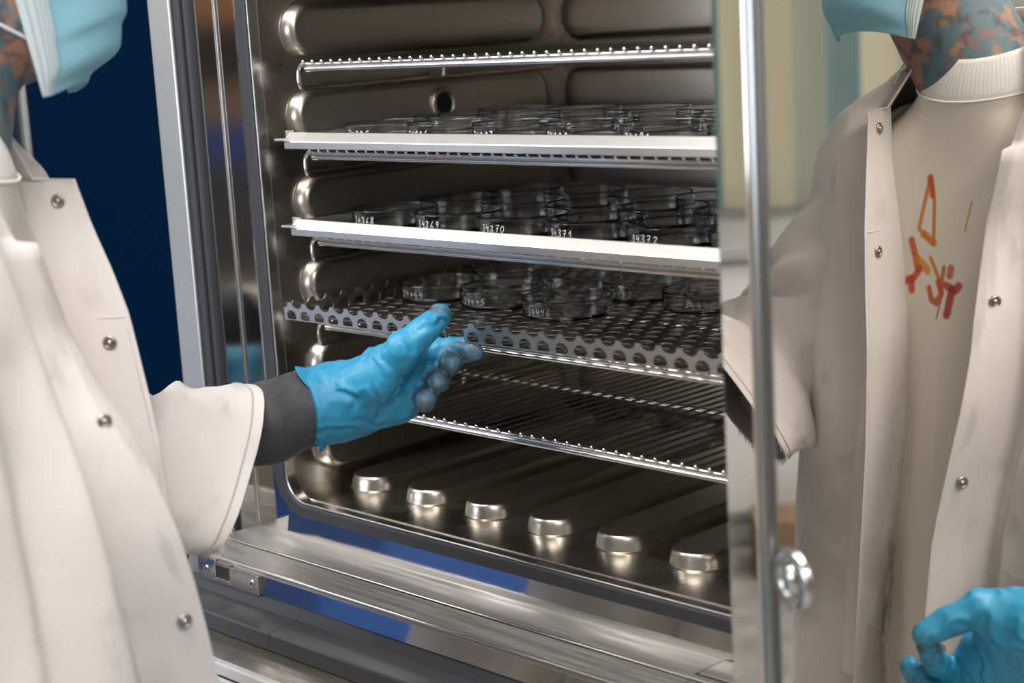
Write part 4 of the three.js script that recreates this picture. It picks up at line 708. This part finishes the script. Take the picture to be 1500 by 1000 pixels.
{
  const A = ls(443, 598, 1.682), W = WRIST_L;
  const th = [ls(548, 560, 1.668), ls(590, 512, 1.655), ls(622, 484, 1.66), ls(644, 463, 1.668)], ix = [ls(597, 540, 1.715), ls(645, 512, 1.722), ls(672, 512, 1.71), ls(694, 515, 1.70)];
  const md = [ls(596, 553, 1.715), ls(638, 522, 1.735), ls(658, 522, 1.72), ls(659, 534, 1.69)], rg = [ls(590, 570, 1.71), ls(628, 548, 1.728), ls(643, 550, 1.71), ls(641, 561, 1.68)], pk = [ls(580, 588, 1.70), ls(612, 572, 1.715), ls(625, 576, 1.70), ls(624, 587, 1.672)];
  const fingers = [[th, [0.021, 0.018, 0.0145, 0.0122]], [ix, [0.014, 0.0128, 0.0122, 0.0106]], [md, [0.014, 0.0128, 0.0124, 0.0116]], [rg, [0.014, 0.0125, 0.012, 0.0115]], [pk, [0.013, 0.0118, 0.0114, 0.0112]]];
  const palm = [capsule(W, ix[0], 0.03, 0.018), capsule(W, md[0], 0.03, 0.019), capsule(W, rg[0], 0.029, 0.019), capsule(ls(500, 592, 1.70), pk[0], 0.025, 0.017), capsule(W, th[0], 0.029, 0.024), capsule(ls(443, 598, 1.682), W, 0.039, 0.031), capsule(ls(560, 535, 1.68), ls(600, 520, 1.70), 0.02, 0.016), capsule(ls(530, 592, 1.695), pk[0], 0.021, 0.018)];
  const tips = [[th[3], 0.022], [ix[3], 0.032], [md[3], 0.034], [rg[3], 0.034], [pk[3], 0.03]];
  glove('left_glove', 'blue rubber glove with grimy fingertips gripping the tray rim', fingers, palm, A, ls(482, 590, 1.695), tips, 0.85, [0.034, 0.0415, 0.14, -0.012], bnds([A, W, ...th, ...ix, ...md, ...rg, ...pk], 0.05));
}
{
  const W = WRIST_R, A = lm(1580, 930, 1.43);
  const th = [lm(1470, 905, 1.462), lm(1436, 890, 1.462), lm(1395, 908, 1.466), lm(1356, 929, 1.47)], ix = [lm(1440, 950, 1.50), lm(1398, 985, 1.52), lm(1372, 972, 1.50), lm(1360, 948, 1.482)];
  const md = [lm(1442, 985, 1.50), lm(1385, 1010, 1.53), lm(1350, 1000, 1.52), lm(1336, 978, 1.51)], rg = [lm(1450, 1020, 1.50), lm(1395, 1050, 1.53), lm(1360, 1040, 1.52), lm(1350, 1020, 1.51)], pk = [lm(1465, 1050, 1.50), lm(1415, 1080, 1.52), lm(1388, 1075, 1.51), lm(1378, 1058, 1.50)];
  const fingers = [[th, [0.022, 0.0165, 0.0135, 0.0115]], [ix, [0.0135, 0.012, 0.0112, 0.0105]], [md, [0.0135, 0.012, 0.0112, 0.0105]], [rg, [0.0135, 0.012, 0.011, 0.01]], [pk, [0.0125, 0.011, 0.0105, 0.0095]]];
  const palm = [capsule(W, ix[0], 0.03, 0.019), capsule(W, md[0], 0.03, 0.019), capsule(W, rg[0], 0.03, 0.019), capsule(W, pk[0], 0.029, 0.018), capsule(W, th[0], 0.03, 0.024), capsule(A, W, 0.036, 0.031)];
  glove('right_glove', 'blue rubber glove on the bent right hand', fingers, palm, A, lm(1545, 926, 1.446), [[th[3], 0.02], [ix[3], 0.03], [md[3], 0.03]], 0.5, [0.034, 0.041, 0.1, 0.004], bnds([A, W, ...th, ...ix, ...md, ...rg, ...pk], 0.05));
}
// ---- face mask
{
  const nu = 61, nv = 40, P = [], cornerB = hp(0.047, -0.066, 0.05), C = [];
  for (let j = 0; j < nv; j++) for (let i = 0; i < nu; i++) {
    const u = i / (nu - 1) * 2 - 1, v = j / (nv - 1), a = Math.abs(u);
    const wid = mix(0.066, 0.047, v), yC = mix(0.022, -0.099, v), yE = mix(-0.012, -0.109, v), y = mix(yC, yE, Math.pow(a, 2.2));
    const bulge = mix(0.118, 0.098, Math.pow(Math.abs(v - 0.3) / 0.7, 1.6)) - 0.022 * sstep(0.75, 1, v), fE = mix(0.038, 0.05, v);
    let f = mix(bulge, fE, 1 - Math.pow(Math.max(0, 1 - Math.pow(a, 2.1)), 0.62));
    const pl = (v * 3.3) % 1; f += (0.0045 * (pl < 0.75 ? pl : (1 - pl) * 3) - 0.002) * sstep(1, 0.75, a) * (v > 0.1 && v < 0.95 ? 1 : 0);
    P.push(hp(u * wid * (1 + 0.1 * (1 - a)), y, f));
  }
  const maskTex = dataTex(128, (u, v) => 0.5 + 0.4 * (tfbm(u, v, 40, 5, 2) - 0.5), { rx: 60, ry: 60 });
  const mk = obj('face_mask', gridShell(P, nu, nv, 0.0015, { uvf: (u, v) => [u * 0.17, v * 0.1] }), std({ color: lin(0.27, 0.56, 0.70), roughness: 0.85, bumpMap: maskTex, bumpScale: 0.0003 }), worker); mk.userData.label = 'pale blue pleated face mask';
  const band = std({ color: lin(0.60, 0.68, 0.72), roughness: 0.85 });
  for (const s of [-1, 1]) {
    const B = []; for (let j = 0; j < 30; j++) for (let i = 0; i < 6; i++) { const v = j / 29, k = i / 5, ii = s > 0 ? nu - 1 - k * 2.3 : k * 2.3, a = Math.floor(ii), p = P[Math.round(v * (nv - 1)) * nu + a].clone().lerp(P[Math.round(v * (nv - 1)) * nu + Math.min(a + 1, nu - 1)], ii - a); p.addScaledVector(hr, s * 0.0016).addScaledVector(hf, 0.0006); B.push(p); }
    if (s > 0) { for (let j = 0; j < 30; j++) B.splice(j * 6, 6, ...B.slice(j * 6, j * 6 + 6).reverse()); }
    const b = obj('mask_band', gridShell(B, 6, 30, 0.0012), band, mk);
    for (const k of [1, 2, 3, 4]) { const pts = []; for (let j = 0; j < 30; j += 2) pts.push(B[j * 6 + k].clone().addScaledVector(hr, s * 0.0004)); obj('stitch_line', tube(pts, 0.0004, 40, 4), std({ color: lin(0.42, 0.52, 0.56), roughness: 0.9 }), b); }
    obj('ear_loop', tube([hp(s * 0.066, 0.018, 0.042), hp(s * 0.079, 0.035, 0.015), hp(s * 0.086, 0.03, -0.02), hp(s * 0.086, -0.005, -0.025), hp(s * 0.075, -0.03, 0.0), hp(s * 0.052, -0.062, 0.046)], 0.0016, 40, 6), band, mk);
  }
}
// ---------------------------------------------------------------- surroundings
{
  const blue = phy({ color: lin(0.0002, 0.0085, 0.029), roughness: 0.7, specularIntensity: 0.03 });
  const t = thing('tall_cabinet', 'tall dark blue cabinet with aluminium edge behind the worker', 'cabinet', [-1.2, 0, -0.62]);
  obj('cabinet_body', rbx(-0.742, 0.7, 0, 2.5, -0.4, 0.02, 0.004), blue, t);
  obj('edge_trim', rbx(-0.765, -0.742, 0, 2.5, -0.4, 0.03, 0.002), M.bright, t);
  const u = thing('steel_locker', 'blue-grey steel locker beside the dark blue cabinet', 'locker', [-2.45, 0, -0.62]);
  obj('locker_body', rbx(-0.5, 0.435, 0, 2.3, -0.4, 0, 0.004), phy({ color: lin(0.02, 0.03, 0.045), roughness: 0.6, specularIntensity: 0.2 }), u);
  obj('locker_door', rbx(-0.47, 0.40, 0.08, 2.25, 0, 0.02, 0.004), phy({ color: lin(0.02, 0.03, 0.045), roughness: 0.6, specularIntensity: 0.2 }), u);
  obj('gap_strip', rbx(0.436, 0.47, 0, 2.3, -0.4, 0.0, 0.004), M.black, u);  // black strip put in for the dark gap beside the cabinet
}
{
  // lab bench along the side wall, seen in the polished steel
  const b = thing('lab_bench', 'white lab bench of base cabinets along the side wall', 'bench', [-3.58, 0, 1.1]);
  obj('bench_body', bx(0, 0.55, 0.1, 0.86, -1.6, 2.3), M.white, b);
  obj('plinth', bx(0, 0.5, 0, 0.1, -1.6, 2.3), M.housing, b);
  obj('worktop', rbx(0, 0.6, 0.86, 0.9, -1.62, 2.32, 0.005), std({ color: lin(0.42, 0.43, 0.43), roughness: 0.4 }), b);
  for (let i = 0; i < 6; i++) { const d = obj('cabinet_door', rbx(0.55, 0.57, 0.12, 0.84, -1.58 + i * 0.645, -0.955 + i * 0.645, 0.003), M.white, b); obj('handle', rod(V(0.59, 0.74, -1.3 + i * 0.645), V(0.59, 0.74, -1.2 + i * 0.645), 0.006, 8), M.satin, d); }
  const sh = thing('wall_shelf', 'orange-brown wooden wall shelf above the bench', 'shelf', [-3.59, 1.62, 2.3]);
  obj('shelf_board', rbx(0, 0.3, 0, 0.05, -0.45, 0.5, 0.004), std({ color: lin(0.36, 0.17, 0.07), roughness: 0.55 }), sh);
  for (const z of [-0.35, 0.4]) obj('bracket', bx(0, 0.24, -0.16, 0, z - 0.01, z + 0.01), M.black, sh);
  const mo = thing('monitor', 'black monitor on the bench under the wooden shelf', 'monitor', [-3.3, 0.9, 2.2]);
  obj('screen_housing', rbx(-0.03, 0.03, 0.16, 0.62, -0.36, 0.3, 0.01), M.black, mo); obj('stand', [rod(V(-0.03, 0.01, 0), V(-0.03, 0.3, 0), 0.02, 12), rbx(-0.12, 0.1, 0, 0.015, -0.12, 0.12, 0.005)], M.black, mo);
  const bc = thing('storage_crate', 'small blue plastic crate on the bench beside the monitor', 'crate', [-3.1, 0.9, 2.9]);
  crate(bc, 0.2, 0.3, 0.2);
  const cr = thing('storage_crate', 'large blue plastic crate standing on the floor', 'crate', [-1.95, 0, 1.35], 0.6);
  crate(cr, 0.62, 0.6, 0.5);
  const bin = thing('waste_bin', 'tall blue plastic waste bin in front of the white bench', 'bin', [-2.62, 0, 2.35]);
  crate(bin, 0.5, 1.0, 0.72);
  function crate(p, w, h, d) {
    const m = std({ color: lin(0.022, 0.085, 0.30), roughness: 0.4 });
    obj('side_wall', [bx(-w / 2, w / 2, 0, h, d / 2 - 0.012, d / 2), bx(-w / 2, w / 2, 0, h, -d / 2, -d / 2 + 0.012), bx(-w / 2, -w / 2 + 0.012, 0, h, -d / 2, d / 2), bx(w / 2 - 0.012, w / 2, 0, h, -d / 2, d / 2)], m, p);
    obj('crate_floor', bx(-w / 2, w / 2, 0, 0.012, -d / 2, d / 2), m, p);
    obj('crate_rim', [rbx(-w / 2 - 0.015, w / 2 + 0.015, h - 0.03, h, d / 2, d / 2 + 0.015, 0.004), rbx(-w / 2 - 0.015, w / 2 + 0.015, h - 0.03, h, -d / 2 - 0.015, -d / 2, 0.004), rbx(-w / 2 - 0.015, -w / 2, h - 0.03, h, -d / 2, d / 2, 0.004), rbx(w / 2, w / 2 + 0.015, h - 0.03, h, -d / 2, d / 2, 0.004)], m, p);
  }
}
{
  // added stand-in blocks for the camera operator, mirrored in the frame corner
  const box = (name, label, cat, y, h, w, d, c, dz = 0) => { const o = thing(name, label, cat, [2.35 + dz * Math.sin(0.9), y, 1.95 + dz * Math.cos(0.9)], 0.9); obj('stand_in_body', rbx(-d / 2, d / 2, 0, h * 0.8, -w / 2, w / 2, 0.006), std({ color: c, roughness: 0.6 }), o); obj('stand_in_top', rbx(-d / 2 - 0.004, d / 2 + 0.004, h * 0.8, h, -w / 2 - 0.004, w / 2 + 0.004, 0.006), std({ color: c, roughness: 0.6 }), o); return o; };
  box('cardboard_box', 'large tan stand-in block at the bottom of the added stack', 'box', 0, 0.86, 0.9, 0.4, lin(0.36, 0.29, 0.20));
  box('stand_in_block', 'dark grey stand-in block on the large tan block', 'case', 0.861, 0.339, 0.9, 0.38, lin(0.06, 0.058, 0.065));
  box('stand_in_block', 'flat blue stand-in block on the dark grey block', 'case', 1.201, 0.099, 0.85, 0.36, lin(0.02, 0.07, 0.28));
  box('cardboard_box', 'brown stand-in block between the blue and black blocks', 'box', 1.301, 0.118, 0.8, 0.34, lin(0.24, 0.15, 0.09));
  box('stand_in_block', 'black stand-in block under the orange-brown block', 'case', 1.42, 0.17, 0.8, 0.36, lin(0.012, 0.012, 0.013));
  box('stand_in_wood_block', 'orange-brown stand-in block on top of the added stack', 'box', 1.591, 0.22, 0.8, 0.34, lin(0.34, 0.15, 0.06));
  const jc = thing('jerry_can', 'small blue jerry can on the floor by the white bench', 'canister', [-2.86, 0, 0.78]);
  obj('can_body', rbx(-0.09, 0.09, 0, 0.28, -0.06, 0.06, 0.02, 3), std({ color: lin(0.02, 0.09, 0.32), roughness: 0.4 }), jc); obj('cap', rod(V(-0.04, 0.28, 0), V(-0.04, 0.31, 0), 0.022, 16), M.black, jc); obj('grip', tube([V(-0.0, 0.275, 0), V(0.01, 0.32, 0), V(0.07, 0.32, 0), V(0.085, 0.27, 0)], 0.009, 20, 8), std({ color: lin(0.02, 0.09, 0.32), roughness: 0.4 }), jc);
  const cb = thing('cardboard_box', 'small brown cardboard box on the floor beside the jerry can', 'box', [-2.84, 0, 0.6]);
  obj('carton', bx(-0.09, 0.09, 0, 0.16, -0.08, 0.08), std({ color: lin(0.26, 0.17, 0.10), roughness: 0.85 }), cb); obj('flap', [bx(-0.09, 0.09, 0.16, 0.164, -0.08, -0.002), bx(-0.09, 0.09, 0.16, 0.164, 0.002, 0.08)], std({ color: lin(0.29, 0.19, 0.11), roughness: 0.85 }), cb);
}
scene.traverse(o => { if (o.isMesh) { o.castShadow = true; o.receiveShadow = true; } });
renderer.render(scene, camera);
